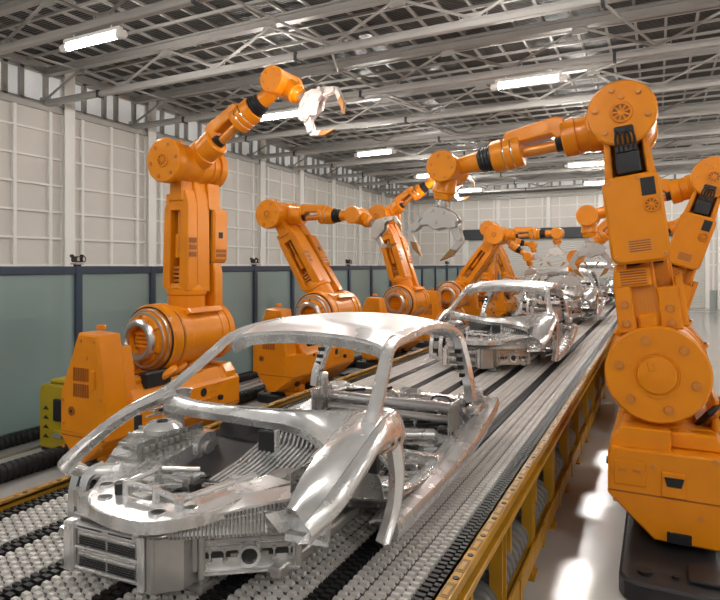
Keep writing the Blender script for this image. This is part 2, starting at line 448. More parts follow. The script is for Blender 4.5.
for s in (-1, 1):
    r = MB(); a = 1.338*s
    r.box((a, BY0, BZ-0.07), (a+0.022*s, BY1, BZ+0.05), 'yellow', 0.004)
    r.box((a, BY0, BZ+0.028), (a+0.064*s, BY1, BZ+0.05), 'yellow', 0.004)
    r.box((a+0.064*s, BY0, BZ-0.0), (a+0.074*s, BY1, BZ+0.055), 'yellow', 0.004).box((a+0.02*s, BY0, BZ-0.13), (a+0.06*s, BY1, BZ-0.09), 'yellow', 0.006)
    y = BY0 + 0.1
    while y < BY1 - 0.3:
        r.box((a+0.022*s, y, BZ+0.0502), (a+0.062*s, y+0.13, BZ+0.0515), 'yellowdark'); r.box((a+0.03*s, y+0.02, BZ+0.05), (a+0.054*s, y+0.10, BZ+0.0535), 'yellow')
        r.cyl((a+0.045*s, y+0.18, BZ+0.05), (a+0.045*s, y+0.18, BZ+0.054), 0.016, 'cardark', 8); y += 0.24
    r.build('side_rail', cv)
    q = MB(); q.box((a-0.12*s, BY0, 0.14), (a+0.02*s, BY1, 0.22), 'yellow', 0.006).box((a+0.02*s, BY0, 0.12), (a+0.045*s, BY1, 0.26), 'yellow', 0.005)
    y = BY0 + 0.3
    while y < BY1: q.box((a+0.04*s, y-0.04, 0.1), (a+0.055*s, y+0.04, 0.27), 'yellow'); y += 0.9
    q.build('bottom_rail', cv)
pm = MB(); pm.box((-0.05, -0.06, 0), (0.03, -0.045, BZ-0.08), 'yellow').box((-0.05, 0.045, 0), (0.03, 0.06, BZ-0.08), 'yellow').box((-0.012, -0.05, 0), (0.012, 0.05, BZ-0.08), 'yellow')
pm.box((-0.05, -0.09, 0), (0.05, 0.09, 0.02), 'yellow').prism([(0.045,0.78),(0.14,0.78),(0.045,0.62)], -0.012, 0.012, 'yellow', 'x')
pm = pm.mesh('frame_post')
for s in (-1, 1):
    for k in range(36): link('frame_post', pm, cv, T(1.335*s, 0.75 + 0.98*k, 0))
bm_ = MB().box((1.27, -0.02, 0.2), (1.30, 0.02, BZ-0.08), 'yellow').tube(cr([(1.30, -0.14, 0.78), (1.30, -0.12, 0.62), (1.30, 0.12, 0.62), (1.30, 0.14, 0.78)], 4), 0.014, 'yellow', 8).box((1.285,-0.14,0.77),(1.315,0.14,0.80),'yellow').mesh('bracket')
for k in range(36): link('bracket', bm_, cv, T(0, 1.24 + 0.98*k, 0))
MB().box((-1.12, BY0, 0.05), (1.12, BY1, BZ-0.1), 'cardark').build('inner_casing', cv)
h = MB(); prof = []; y = 1.0
while y < 30: prof += [(y, 0.11), (y+0.05, 0.11), (y+0.06, 0.085), (y+0.09, 0.085)]; y += 0.1
h.lathe([(1.0, 0)] + prof + [(y, 0)], 'pipegrey', (-0.985, 0, 0.31), (0,1,0), 12)
h.build('ribbed_pipe', cv, T(2.215, 0, 0))

# ------------------------------------------------------------------ fence, hoses, cabinets
FX = -7.9
def fence(name, x, y0, y1, sgn, label, posts, ztop=2.38):
    r = empty(name, (x, y0, 0)); tag(r, label, 'fence')
    L = y1 - y0
    MB().box((-0.045, 0, ztop-0.12), (0.045, L, ztop), 'navy', 0.01).build('top_rail', r)
    MB().box((-0.06, 0, 0), (0.06, L, 0.10), 'navy', 0.01).build('bottom_rail', r)
    ps = [p - y0 for p in posts]
    p1 = MB().box((-0.06, -0.055, 0), (0.06, 0.055, ztop-0.0), 'navy', 0.008).box((-0.1,-0.09,0), (0.1,0.09,0.02), 'navy').mesh('post')
    for p in ps: link('post', p1, r, T(0, p, 0))
    for a, b in zip(ps, ps[1:]):
        MB().box((-0.006, a+0.05, 0.10), (0.006, b-0.05, ztop-0.11), 'fenceglass').build('glass_panel', r)
    return r
fp = [6.1 + 1.475*k for k in range(-6, 21)]
fence('safety_fence', FX, fp[0], fp[-1], 1, 'navy framed glass safety fence running behind the row of robots by the windowed wall', fp)
fp2 = [20 + 1.475*k for k in range(0, 11)]
fence('safety_fence', 3.1, fp2[0], fp2[-1], -1, 'navy glass fence behind the robots on the open floor side, near the roller door', fp2)
def sensor():
    r = empty('sensor_lamp')
    MB().box((-0.05,-0.05,0), (0.05,0.05,0.03), 'black').box((-0.09,-0.1,0.03), (0.09,0.1,0.06), 'hand', 0.01).build('base', r)
    m = MB().box((-0.06,-0.11,0.07), (0.06,0.11,0.17), 'black', 0.02)
    for s in (-1, 1): m.cyl((0.0, 0.06*s, 0.12), (0.11, 0.075*s, 0.12), 0.05, 'black', 12).box((-0.05, 0.09*s, 0.15), (0.03, 0.14*s, 0.2), 'black', 0.01)
    m.build('head', r); MB().cyl((0.1, 0.06, 0.12), (0.115, 0.06, 0.12), 0.035, 'steel', 12).cyl((0.1,-0.06,0.12), (0.115,-0.06,0.12), 0.035, 'steel', 12).build('lens', r)
    return r
sp = sensor(); first = True
for i, k in enumerate((0, 3, 6, 9, 12, 15, 18)):
    o = sp if first else copy_tree(sp); first = False
    o.location = (FX, 6.1 + 1.475*k, 2.38); o.scale = (0.8, 0.75, 0.9)
    w = ['beside the yellow cabinet', 'between the raised robot and the second robot', 'behind the second robot', 'behind the third robot', 'behind the fourth robot', 'second last along the row', 'last along the row'][i]
    tag(o, 'black twin sensor lamp on the fence post %s' % w, 'sensor', 'sensor lamps on the fence posts')
o = copy_tree(sp); o.location = (3.1, fp2[-1], 2.38); tag(o, 'small black twin sensor lamp on the fence beside the roller door, open floor side', 'sensor', 'sensor lamps on the fence posts')

def hose(x, y0, y1, r, z, label):
    h = MB(); pr = [(y0, 0)]; y = y0
    while y < y1: pr += [(y, r), (y+0.035, r), (y+0.045, r*0.82), (y+0.065, r*0.82)]; y += 0.075
    h.lathe(pr + [(y, 0)], 'rubber', (x, 0, z), (0,1,0), 14)
    tag(h.build('corrugated_hose', ang=60), label, 'hose', 'black corrugated hoses on the floor')
hose(-6.45, 1.5, 30, 0.105, 0.105, 'thick black corrugated hose on the floor in front of the yellow cabinet')
hose(-7.62, 1.5, 34, 0.085, 0.085, 'black corrugated hose on the floor along the foot of the glass fence')
o = MB()
for q in (-6.62, -6.72): o.box((q-0.03, 1.5, 0), (q+0.03, 30, 0.05), 'plinth', 0.01)
o.box((-7.3, 1.5, 0), (-7.24, 34, 0.04), 'steel', 0.01)
tag(o.build('floor_rail'), 'thin grey rails on the floor between the two black hoses', 'rail')

def cabinet():
    r = empty('control_cabinet')
    b = MB().prism([(-0.3,0.04),(0.3,0.04),(0.3,0.72),(0.2,0.86),(-0.24,0.86),(-0.3,0.8)], -0.38, 0.38, 'cabyellow', 'y', 0.02)
    b.box((-0.28,-0.36,0), (0.28,0.36,0.05), 'black').box((-0.2,-0.3,0.86), (0.1,0.3,0.92), 'cabyellow', 0.02)
    for k in range(4):
        z = 0.18 + k*0.12
        b.prism([(-0.22,z),(-0.16,z+0.05),(-0.10,z)], -0.383, -0.375, 'cardark', 'y')
    b.build('body', r)
    MB().box((0.02,-0.42,0.42), (0.28,-0.37,0.7), 'black', 0.012).build('screen', r)
    c = MB()
    for k in range(3): c.cyl((0.06+0.05*k,-0.38,0.24), (0.07+0.05*k,-0.44,0.25), 0.028, 'steel', 10)
    c.box((0.02,-0.395,0.18), (0.24,-0.375,0.3), 'cabyellow', 0.005).build('connector', r)
    return r

# ------------------------------------------------------------------ robots
SH, UL, FL = 1.51, 2.18, 1.68
def ring_bolts(m, y, s, R, r, n=6, ph=0.3, h=0.022, dx=0, dz=0):
    for k in range(n):
        w = ph + 2*PI*k/n; c = (dx + R*math.cos(w), y, dz + R*math.sin(w))
        m.lathe([(-0.01,0),(-0.01,r*1.25),(h*0.35,r*1.25),(h*0.35,r),(h,r*0.92),(h,0)], 'bolt', c, (0,s,0), 8)
def emblem(m, x, y, z, s, r):
    m.lathe([(0,r*1.05),(0.014,r*1.05),(0.02,r*0.95),(0.02,r*0.8),(0.004,r*0.8)], 'orange', (x,y,z), (0,s,0), 24)
    m.lathe([(0.004,r*0.8),(0.005,0)], 'orange_dark', (x,y,z), (0,s,0), 24)
    m.lathe([(0,r*0.34),(0.016,r*0.34),(0.018,r*0.28),(0.018,0)], 'orange', (x,y,z), (0,s,0), 14)
    for k in range(9):
        w = 2*PI*k/9; m.bar((x+r*0.3*math.cos(w), y+0.009*s, z+r*0.3*math.sin(w)), (x+r*0.82*math.cos(w), y+0.009*s, z+r*0.82*math.sin(w)), 0.012, 0.012, 'orange', (0,1,0))
P = {}   # part meshes
# base plate
pl = [(-0.73,-1.25),(0.12,-1.25),(0.21,-1.21),(0.25,-1.12),(0.25,1.12),(0.21,1.21),(0.12,1.25),(-0.73,1.25),(-0.82,1.21),(-0.85,1.12),(-0.85,-1.12),(-0.82,-1.21)]
b = MB().prism(pl, 0, 0.16, 'base_black', 'z', 0.02)
for x, y in ((0.08,1.08),(0.08,-1.08),(-0.55,1.08),(-0.55,-1.08)): b.cyl((x,y,0.16), (x,y,0.185), 0.05, 'black', 12).cyl((x-0.2,y*0.98,0.16), (x-0.2,y*0.98,0.18), 0.025, 'black', 10)
b.box((-0.6,0.86,0.16), (-0.2,1.1,0.19), 'black', 0.008)
P['base_plate'] = b.mesh('base_plate')
b = MB().lathe([(0.16,0),(0.16,0.42),(0.2,0.42),(0.22,0.34),(0.33,0.34)], 'black', (-0.2,-0.45,0), (0,0,1), 28)
b.box((-0.25,-1.2,0.16), (0.1,-0.9,0.24), 'orange', 0.02).box((-0.2,-1.15,0.24), (0.02,-0.95,0.34), 'orange', 0.02).box((-0.6,0.0,0.16), (-0.4,0.25,0.24), 'black', 0.02)
P['pedestal'] = b.mesh('pedestal')
# housing: long in y, tapering below
yN, yF = 0.62, -1.58
hp = [(0.02,0.22),(0.36,0.54),(0.36,0.88),(0.33,0.92),(-0.46,0.92),(-0.50,0.88),(-0.50,0.5),(-0.44,0.22)]
HX0 = -0.50
b = MB().prism(hp, -1.2, yN, 'orange', 'y', 0.015)
b.prism([(0.02,0.30),(0.36,0.56),(0.36,0.92),(-0.32,0.92),(-0.34,0.56),(-0.1,0.30)], yF, -1.15, 'orange', 'y', 0.015)
b.prism([(0.34,0.90),(0.26,1.06),(-0.42,1.06),(-0.48,0.9)], -1.2, 0.30, 'orange', 'y', 0.02)
b.prism([(-0.48,0.915),(0.34,0.915),(0.27,1.05),(-0.42,1.05)], 0.28, 0.45, 'orange', 'y', 0.02)
# groove line around, as a dark recessed seam
b.box((0.362,yF+0.01,0.555), (0.355,yN-0.01,0.567), 'orange_dark').box((HX0+0.01,yN-0.004,0.565), (0.35,yN+0.002,0.578), 'orange_dark').box((-0.32,yF+0.004,0.565), (0.35,yF-0.002,0.578), 'orange_dark')
# near (+y) face details: service plate with handles, socket, plug, bolts
b.box((0.08,yN,0.63), (0.31,yN+0.012,0.82), 'orange', 0.006)
for xx in (0.14, 0.25): b.box((xx-0.03,yN+0.012,0.745), (xx+0.03,yN+0.025,0.765), 'bolt', 0.004)
b.box((-0.2,yN,0.58), (-0.03,yN+0.02,0.78), 'orange', 0.008); b.prism([(-0.19,0.74),(-0.05,0.74),(-0.07,0.67),(-0.17,0.67)], yN+0.015, yN+0.028, 'black')
b.box((-0.24,yN-0.01,0.225), (-0.07,yN+0.012,0.31), 'black', 0.004)
for xx, zz in ((0.03,0.8),(0.3,0.5),(-0.1,0.29),(-0.4,0.9),(-0.3,0.45)):
    b.lathe([(0,0.022),(0.01,0.02),(0.01,0)], 'bolt', (xx,yN,zz), (0,1,0), 10)
    b.lathe([(0,0.022),(0.01,0.02),(0.01,0)], 'bolt', (max(xx,-0.28),yF,zz), (0,-1,0), 10)
b.cyl((0.35,0.2,0.68), (0.40,0.2,0.68), 0.035, 'black', 10)
# front (+x) face: bolt patch, holes, ribs
for yy in (0.05,0.12,0.19): 
    for zz in (0.7,0.78,0.86): b.lathe([(0,0.014),(0.008,0.012),(0.008,0)], 'bolt', (0.36,yy,zz), (1,0,0), 8)
b.cyl((0.355,-0.1,0.8), (0.365,-0.1,0.8), 0.055, 'black', 16).box((0.36,-0.2,0.7), (0.385,0.0,0.72), 'orange', 0.004)
b.cyl((0.355,-0.9,0.85), (0.366,-0.9,0.85), 0.03, 'black', 12)
b.box((0.36,-0.62,0.62), (0.38,-0.38,0.8), 'orange', 0.008)
# lower face plugs (photo: two dark holes)
for yy in (-0.35, -1.2):
    b.cyl((0.2,yy,0.40), (0.232,yy,0.373), 0.05, 'black', 12)
# vents on the -y face
for zz in (0.66, 0.82):
    for k in range(7): b.box((-0.02-0.03*k,yF-0.008,zz), (-0.038-0.03*k,yF+0.002,zz+0.13), 'orange_dark')
b.cyl((-0.02,yF-0.006,0.72-0.06), (-0.02,yF+0.002,0.66), 0.001, 'black', 6)
# raised front end block near +y and top details
b.prism([(-0.1,0.85),(0.34,0.85),(0.34,0.98),(0.26,1.08),(-0.1,1.08)], 0.36, yN-0.06, 'orange', 'y', 0.012)
b.box((-0.46,-0.5,1.04), (-0.40,0.3,1.30), 'orange', 0.02)
P['housing'] = b.mesh('housing')
# tower at the -y end
tp = [(0.36,1.0),(0.30,1.05),(0.02,1.70),(-0.32,1.70),(-0.72,1.0)]
b = MB().prism([(0.36,0.6),(0.36,0.95),(0.25,1.66),(-0.05,1.68),(-0.33,1.02),(-0.33,0.6)], yF-0.01, yF+0.30, 'orange', 'y', 0.02)
b.prism([(0.30,0.9),(0.20,1.5),(0.0,1.5),(-0.25,0.9)], yF+0.25, yF+0.5, 'orange', 'y', 0.02)
for zz in (1.0, 1.17):
    for k in range(7): b.box((0.12-0.035*k,yF-0.018,zz), (0.10-0.035*k,yF-0.005,zz+0.14), 'orange_dark')
b.box((0.17,yF-0.03,1.1), (0.23,yF-0.005,1.30), 'orange', 0.012)
b.cyl((-0.14,yF-0.02,0.84), (-0.14,yF-0.005,0.84), 0.05, 'orange_dark', 16).cyl((-0.14,yF-0.022,0.84), (-0.14,yF-0.01,0.84), 0.02, 'black', 10)
for xx, zz in ((0.3,0.7),(-0.28,0.7),(-0.28,0.95),(0.2,1.6),(0.0,1.6),(0.29,1.0),(0.1,1.42)): b.lathe([(0,0.022),(0.012,0.018),(0.012,0)], 'bolt', (xx,yF-0.01,zz), (0,-1,0), 8)
b.cyl((0.06,yF+0.2,1.70), (0.06,yF+0.2,1.75), 0.05, 'orange', 14, bv=0.01)
P['tower'] = b.mesh('tower')
# hoses between housing and drum
b = MB()
for k, (x0, y0) in enumerate(((0.12,-0.5),(0.05,-0.2),(0.2,-0.75))):
    b.tube(cr([(x0,y0,1.03),(x0+0.12,y0+0.05,1.12),(x0+0.1,y0+0.2,1.17),(x0-0.05,y0+0.32,1.12),(x0-0.1,y0+0.4,1.03)],5), 0.045, 'orange', 10)
for k in range(4):
    b.tube(cr([(-0.3-0.06*k,0.1,1.05),(-0.38-0.05*k,0.3,1.2),(-0.5-0.04*k,0.2,1.3),(-0.55,-0.1,1.28),(-0.5,-0.3,1.2)],5), 0.025, 'bolt' if k % 2 else 'black', 8)
for k in range(6): b.box((0.0+0.03*k,-0.95,1.04), (0.02+0.03*k,-0.75,1.12+0.01*(k%3)), 'black')
b.box((-0.25,-1.1,1.03), (0.25,-0.55,1.13), 'orange', 0.02).box((-0.3,-0.4,1.03), (0.28,0.0,1.10), 'orange', 0.02).box((0.22,-1.0,1.0), (0.32,-0.6,1.18), 'black', 0.02)
P['hose_bundle'] = b.mesh('hose_bundle')
# shoulder drum
b = MB()
b.lathe([(-0.66,0.30),(-0.68,0.33),(-0.68,0.36),(-0.655,0.375),(-0.64,0.375),(-0.64,0.395),(-0.62,0.415),(-0.50,0.42),(-0.485,0.405),(-0.47,0.405),(-0.46,0.42),(-0.44,0.42),(-0.43,0.395),(-0.30,0.39),(-0.28,0.375),(0.24,0.375),(0.25,0.39),(0.34,0.39),(0.35,0.375),(0.385,0.375),(0.39,0.39),(0.48,0.395),(0.50,0.38),(0.50,0.0)], 'orange', seg=48)
b.lathe([(-0.70,0.0),(-0.70,0.165),(-0.80,0.165),(-0.80,0.25),(-0.775,0.255),(-0.77,0.285),(-0.735,0.295),(-0.73,0.33),(-0.68,0.338),(-0.66,0.335)], 'orange', seg=40)
b.lathe([(-0.70,0.164),(-0.83,0.168),(-0.85,0.182),(-0.85,0.218),(-0.83,0.246),(-0.80,0.251)], 'steel', seg=40)
b.lathe([(-0.733,0.297),(-0.74,0.305),(-0.738,0.325),(-0.73,0.331)], 'steel', seg=40)
b.lathe([(-0.682,0.345),(-0.69,0.352),(-0.688,0.36),(-0.675,0.364)], 'steel', seg=48)
b.lathe([(-0.655,0.376),(-0.66,0.388),(-0.645,0.394)], 'black', seg=48)
b.lathe([(-0.488,0.404),(-0.478,0.409),(-0.468,0.404)], 'black', seg=48)
for k in range(6):
    w = 2*PI*k/6; b.box((-0.01,-0.785,0.25), (0.01,-0.72,0.295), 'orange_dark', 0, RY(w))
for k in range(4): b.box((-0.13,-0.74,-0.095+0.05*k), (0.13,-0.695,-0.06+0.05*k), 'orange', 0.004)
ring_bolts(b, 0.50, 1, 0.285, 0.033, 6, 0.22)
b.lathe([(0.0,0.185),(0.012,0.185),(0.012,0.17),(0.004,0.165),(0.004,0.155),(0.03,0.145),(0.034,0.13),(0.034,0)], 'orange', (0,0.50,0), (0,1,0), 36)
b.prism([(0.03,0.10),(0.07,0.10),(0.06,0.03),(0.02,0.03),(0.015,0.06)], 0.53, 0.542, 'orange', 'y', 0.004)
b.prism([(0.20,0.32),(0.26,0.26),(0.34,0.30),(0.30,0.36)], -0.30, 0.3, 'orange', 'y', 0.01) 
P['shoulder_drum'] = b.mesh('shoulder_drum')
# upper arm
b = MB()
b.lathe([(0.25,0.235),(0.50,0.235),(0.52,0.25),(0.58,0.25),(0.60,0.22),(0.66,0.2)], 'orange', (0,-0.02,0), (0,0,1), 28)
b.prism([(-0.21,0.55),(0.21,0.55),(0.18,1.72),(0.12,1.98),(-0.12,1.98),(-0.18,1.72)], -0.05, 0.19, 'orange', 'y', 0.012)
b.prism([(-0.23,0.62),(-0.11,0.50),(-0.10,1.75),(-0.15,1.75),(-0.21,1.6)], -0.22, -0.05, 'orange', 'y', 0.01)
b.prism([(0.05,0.5),(0.21,0.58),(0.19,1.66),(0.14,1.84),(0.06,1.84)], -0.22, -0.05, 'orange', 'y', 0.01)
b.box((-0.19,-0.215,1.58), (0.12,-0.05,1.80), 'orange', 0.012)
b.prism([(-0.12,1.7),(0.12,1.7),(0.1,2.0),(-0.1,2.0)], -0.24, 0.22, 'orange', 'y', 0.015)
b.box((-0.105,-0.06,0.55), (0.05,-0.052,1.6), 'orange_dark')
for k in range(5): b.box((-0.10,-0.16,0.62+0.055*k), (0.04,-0.06,0.655+0.055*k), 'bolt', 0.004)
b.cyl((-0.03,-0.13,0.98), (-0.03,-0.13,1.28), 0.05, 'orange', 12, bv=0.01).cyl((-0.03,-0.13,1.28), (-0.03,-0.13,1.62), 0.022, 'bolt', 10)
for k in range(3): b.box((0.205,-0.2,1.0+0.09*k), (0.212,-0.08,1.06+0.09*k), 'orange_dark')
b.prism([(-0.10,0.28),(0.16,0.28),(0.14,0.85),(-0.08,0.95)], 0.24, 0.34, 'orange', 'y', 0.012)
b.box((-0.16,0.19,0.9), (0.16,0.26,1.6), 'black')
# lower plates on the +y face
b.prism([(0.10,0.34),(0.25,0.34),(0.24,0.80),(0.21,0.92),(0.12,0.92)], 0.24, 0.40, 'orange', 'y', 0.012)
b.prism([(-0.24,0.34),(-0.08,0.34),(-0.08,0.70),(-0.24,0.70)], 0.24, 0.38, 'orange', 'y', 0.012)
b.prism([(-0.29,0.36),(-0.22,0.36),(-0.22,0.78),(-0.28,0.78)], 0.12, 0.34, 'orange', 'y', 0.012)
b.box((-0.08,0.30,0.36), (0.1,0.33,0.76), 'orange_dark')
for k in range(6): b.box((-0.065+0.027*k,0.33,0.5), (-0.05+0.027*k,0.345,0.74), 'bolt')
b.box((-0.07,0.3,0.36), (0.09,0.385,0.48), 'orange', 0.02)
b.box((-0.05,0.3,0.72), (0.22,0.405,0.88), 'orange', 0.012)
for k in range(6): b.box((-0.02,0.404,0.74+0.022*k), (0.18,0.409,0.75+0.022*k), 'orange_dark')
for xx, zz in ((0.175,0.42),(0.175,0.58),(-0.16,0.52),(-0.16,0.40)): b.lathe([(0,0.038),(0.01,0.036),(0.01,0.028),(0.03,0.026),(0.03,0)], 'bolt', (xx,0.395 if xx > 0 else 0.375,zz), (0,1,0), 10)
P['upper_arm'] = b.mesh('upper_arm')
# cover box on the +y face
b = MB()
rc = [(-0.25,0.97),(-0.22,0.93),(-0.18,0.915),(0.18,0.915),(0.22,0.93),(0.25,0.97),(0.25,1.58),(0.22,1.63),(0.18,1.645),(-0.18,1.645),(-0.22,1.63),(-0.25,1.58)]
rc = [(a*0.89, b2) for a, b2 in rc]
b.prism(rc, 0.24, 0.52, 'orange', 'y', 0.022)
for xx, zz in ((0.18,1.6),(-0.05,1.61),(0.18,0.97),(-0.18,0.97)): b.lathe([(0,0.018),(0.012,0.016),(0.012,0)], 'bolt', (xx,0.52,zz), (0,1,0), 8)
for k in range(5): b.box((-0.09+0.005,0.519,1.01+0.02*k), (0.075,0.5225,1.02+0.02*k), 'orange_dark')
b.box((-0.1,0.518,1.0), (0.085,0.5215,1.115), 'bolt')
emblem(b, -0.13, 0.52, 1.375, 1, 0.06)
b.box((0.220,0.33,1.25), (0.226,0.41,1.33), 'black').box((0.220,0.28,1.0), (0.225,0.48,1.04), 'orange_dark').box((0.220,0.28,1.06), (0.225,0.48,1.1), 'orange_dark')
b.cyl((0.02,0.215,1.35), (0.02,0.245,1.35), 0.1, 'orange', 16)
P['cover_box'] = b.mesh('cover_box')
b = MB().box((-0.175,0.515,1.455), (-0.07,0.524,1.60), 'black')
for k in range(4): b.box((-0.172+0.026*k,0.522,1.46), (-0.156+0.026*k,0.528,1.595), 'rubber')
P['vent'] = b.mesh('vent')
b = MB().box((-0.092,0.30,1.665), (0.092,0.47,1.85), 'black', 0.012).box((-0.10,0.19,1.7), (0.10,0.32,1.84), 'black')
for xx in (-0.05, 0.05): b.cyl((xx,0.465,1.74), (xx,0.478,1.74), 0.032, 'rubber', 12)
for k in range(5):
    xx = -0.072 + 0.036*k
    b.box((xx-0.013,0.40,1.85), (xx+0.013,0.475,1.90), 'black').tube(cr([(xx,0.45,1.88),(xx,0.485,1.96),(xx*0.8,0.495,2.02),(xx*0.75,0.46,2.05)],5), 0.011, 'black', 6)
b.box((-0.075,0.455,2.0), (0.075,0.50,2.06), 'black', 0.012)
b.prism([(-0.20,1.62),(-0.13,1.62),(-0.12,1.96),(-0.17,1.96)], 0.16, 0.40, 'orange', 'y', 0.01).prism([(0.13,1.62),(0.20,1.62),(0.17,1.96),(0.12,1.96)], 0.16, 0.40, 'orange', 'y', 0.01)
P['cable_connector'] = b.mesh('cable_connector')
# elbow drum
b = MB()
b.lathe([(-0.46,0),(-0.46,0.26),(-0.445,0.275),(-0.34,0.275),(-0.33,0.255),(-0.32,0.25),(0.02,0.25),(0.03,0.262),(0.12,0.262),(0.13,0.25),(0.2,0.25),(0.21,0.265),(0.25,0.265),(0.26,0.25),(0.33,0.25),(0.34,0.275),(0.445,0.275),(0.46,0.26),(0.46,0)], 'orange', seg=40)
ring_bolts(b, 0.46, 1, 0.205, 0.023, 6, 0.15); ring_bolts(b, -0.46, -1, 0.205, 0.023, 6, 0.15)
emblem(b, 0, 0.46, 0.0, 1, 0.085); emblem(b, 0, -0.46, 0.0, -1, 0.085)
b.lathe([(0,0.025),(0.012,0.02),(0.012,0)], 'bolt', (0,0.46,0.13), (0,1,0), 8)
for k in (0.13,): b.lathe([(-0.01,0.035),(0.01,0.035),(0.01,0.018),(-0.01,0.018),(-0.01,0.035)], 'orange', (-0.05,-0.1,0.28), (0,1,0), 10)
P['elbow_drum'] = b.mesh('elbow_drum')
# forearm, along +x from the elbow
b = MB()
b.lathe([(0.12,0.185),(0.30,0.18),(0.31,0.165),(0.40,0.16),(0.41,0.175),(0.52,0.172),(0.535,0.155),(0.54,0)], 'orange', d=(1,0,0), seg=28)
b.prism([(0.46,0.02),(0.50,0.19),(0.56,0.215),(1.02,0.195),(1.06,0.16),(1.06,0.06),(0.62,0.06),(0.58,0.0)], -0.105, 0.105, 'orange', 'y', 0.015)
for s in (-1, 1): b.box((0.64,0.106*s,0.10), (0.78,0.109*s,0.17), 'bolt')
b.cyl((0.535,0,0.0), (0.59,0,0.0), 0.10, 'black', 16).cyl((0.5,0,-0.05), (0.96,0,-0.02), 0.055, 'bolt', 12).cyl((0.54,0,-0.02), (0.60,0,-0.02), 0.085, 'black', 14)
b.lathe([(t+0.11,q) for t,q in [(0.80,0),(0.80,0.13),(0.81,0.155),(0.88,0.16),(0.885,0.15),(0.90,0.15),(0.905,0.16),(0.96,0.16),(0.965,0.15),(0.98,0.15),(0.985,0.16),(1.09,0.155),(1.10,0.14),(1.11,0)]], 'orange', d=(1,0,0), seg=28)
for t in (1.002, 1.082): b.lathe([(t-0.01,0.151),(t,0.157),(t+0.01,0.151)], 'chrome', d=(1,0,0), seg=28)
b.lathe([(1.33,0),(1.33,0.085),(1.36,0.098),(1.46,0.092),(1.56,0.085),(1.6,0)], 'orange', d=(1,0,0), seg=20)
P['forearm'] = b.mesh('forearm')
b = MB(); pr = [(1.09,0.09)]
for k in range(4): pr += [(1.10+0.034*k,0.133-0.006*k),(1.115+0.034*k,0.133-0.006*k),(1.12+0.034*k,0.115-0.006*k),(1.13+0.034*k,0.115-0.006*k)]
b.lathe([(t+0.11,q+0.005) for t,q in pr + [(1.25,0.08)]], 'black', d=(1,0,0), seg=24)
P['bellows'] = b.mesh('bellows')
b = MB()
b.lathe([(-0.23,0),(-0.23,0.147),(-0.222,0.157),(-0.15,0.157),(-0.145,0.15),(0.145,0.15),(0.15,0.157),(0.222,0.157),(0.23,0.147),(0.23,0)], 'orange', seg=32)
ring_bolts(b, 0.23, 1, 0.112, 0.014, 6, 0.2, 0.014); ring_bolts(b, -0.23, -1, 0.112, 0.014, 6, 0.2, 0.014)
P['wrist_drum'] = b.mesh('wrist_drum')
b = MB().lathe([(0.05,0.115),(0.20,0.115),(0.22,0.122),(0.25,0.122),(0.26,0.105),(0.32,0.09),(0.325,0.0)], 'orange', d=(1,0,0), seg=24)
P['wrist_nose'] = b.mesh('wrist_nose')
b = MB().lathe([(0.31,0.05),(0.36,0.05),(0.36,0.075),(0.385,0.075),(0.385,0.04),(0.44,0.04)], 'steel', d=(1,0,0), seg=18)
for k in range(4): w = PI/4 + PI/2*k; b.cyl((0.33,0.055*math.cos(w),0.055*math.sin(w)), (0.42,0.055*math.cos(w),0.055*math.sin(w)), 0.014, 'steel', 8)
hx = [(a, b2*0.86) for a, b2 in [(0.40,-0.08),(0.40,0.08),(0.46,0.17),(0.56,0.23),(0.62,0.19),(0.60,0.10),(0.64,0.0),(0.60,-0.10),(0.60,-0.20),(0.50,-0.27),(0.44,-0.2)]]
for s in (-1, 1):
    b.prism(hx, 0.05*s, 0.085*s, 'hand', 'y', 0.006)
    for xx, zz in ((0.45,0.06),(0.45,-0.06),(0.54,0.17),(0.54,-0.19),(0.56,0.0)): b.lathe([(0,0.02),(0.01,0.017),(0.01,0)], 'steel', (xx,0.085*s,zz), (0,s,0), 8)
b.box((0.44,-0.05,-0.12), (0.56,0.05,0.12), 'steel', 0.01)
for zz in (0.19,-0.2): b.cyl((0.555,-0.11,zz), (0.555,0.11,zz), 0.025, 'steel', 10)
P['gripper'] = b.mesh('gripper')
def claw(sg):
    b = MB()
    for s in (-1, 1):
        b.prism([(0.50,0.15*sg),(0.55,0.23*sg),(0.67,0.30*sg),(0.71,0.27*sg),(0.69,0.22*sg),(0.58,0.13*sg)], 0.012*s, 0.045*s, 'hand', 'y', 0.005)
    b.prism([(0.66,0.235*sg),(0.655,0.30*sg),(0.71,0.315*sg),(0.87,0.225*sg),(0.93,0.12*sg),(0.85,0.165*sg),(0.72,0.235*sg)], -0.03, 0.03, 'hand', 'y', 0.006)
    b.prism([(0.80,0.262*sg),(0.875,0.218*sg),(0.945,0.10*sg),(0.845,0.165*sg),(0.80,0.19*sg)], -0.032, 0.032, 'tip_reflection', 'y', 0.004)
    b.cyl((0.685,-0.055,0.265*sg), (0.685,0.055,0.265*sg), 0.02, 'steel', 10)
    b.bar((0.50,0.0,0.06*sg), (0.64,0.0,0.21*sg), 0.03, 0.02, 'steel', (0,1,0))
    return b.mesh('claw')
P['claw_a'], P['claw_b'] = claw(1), claw(-1)

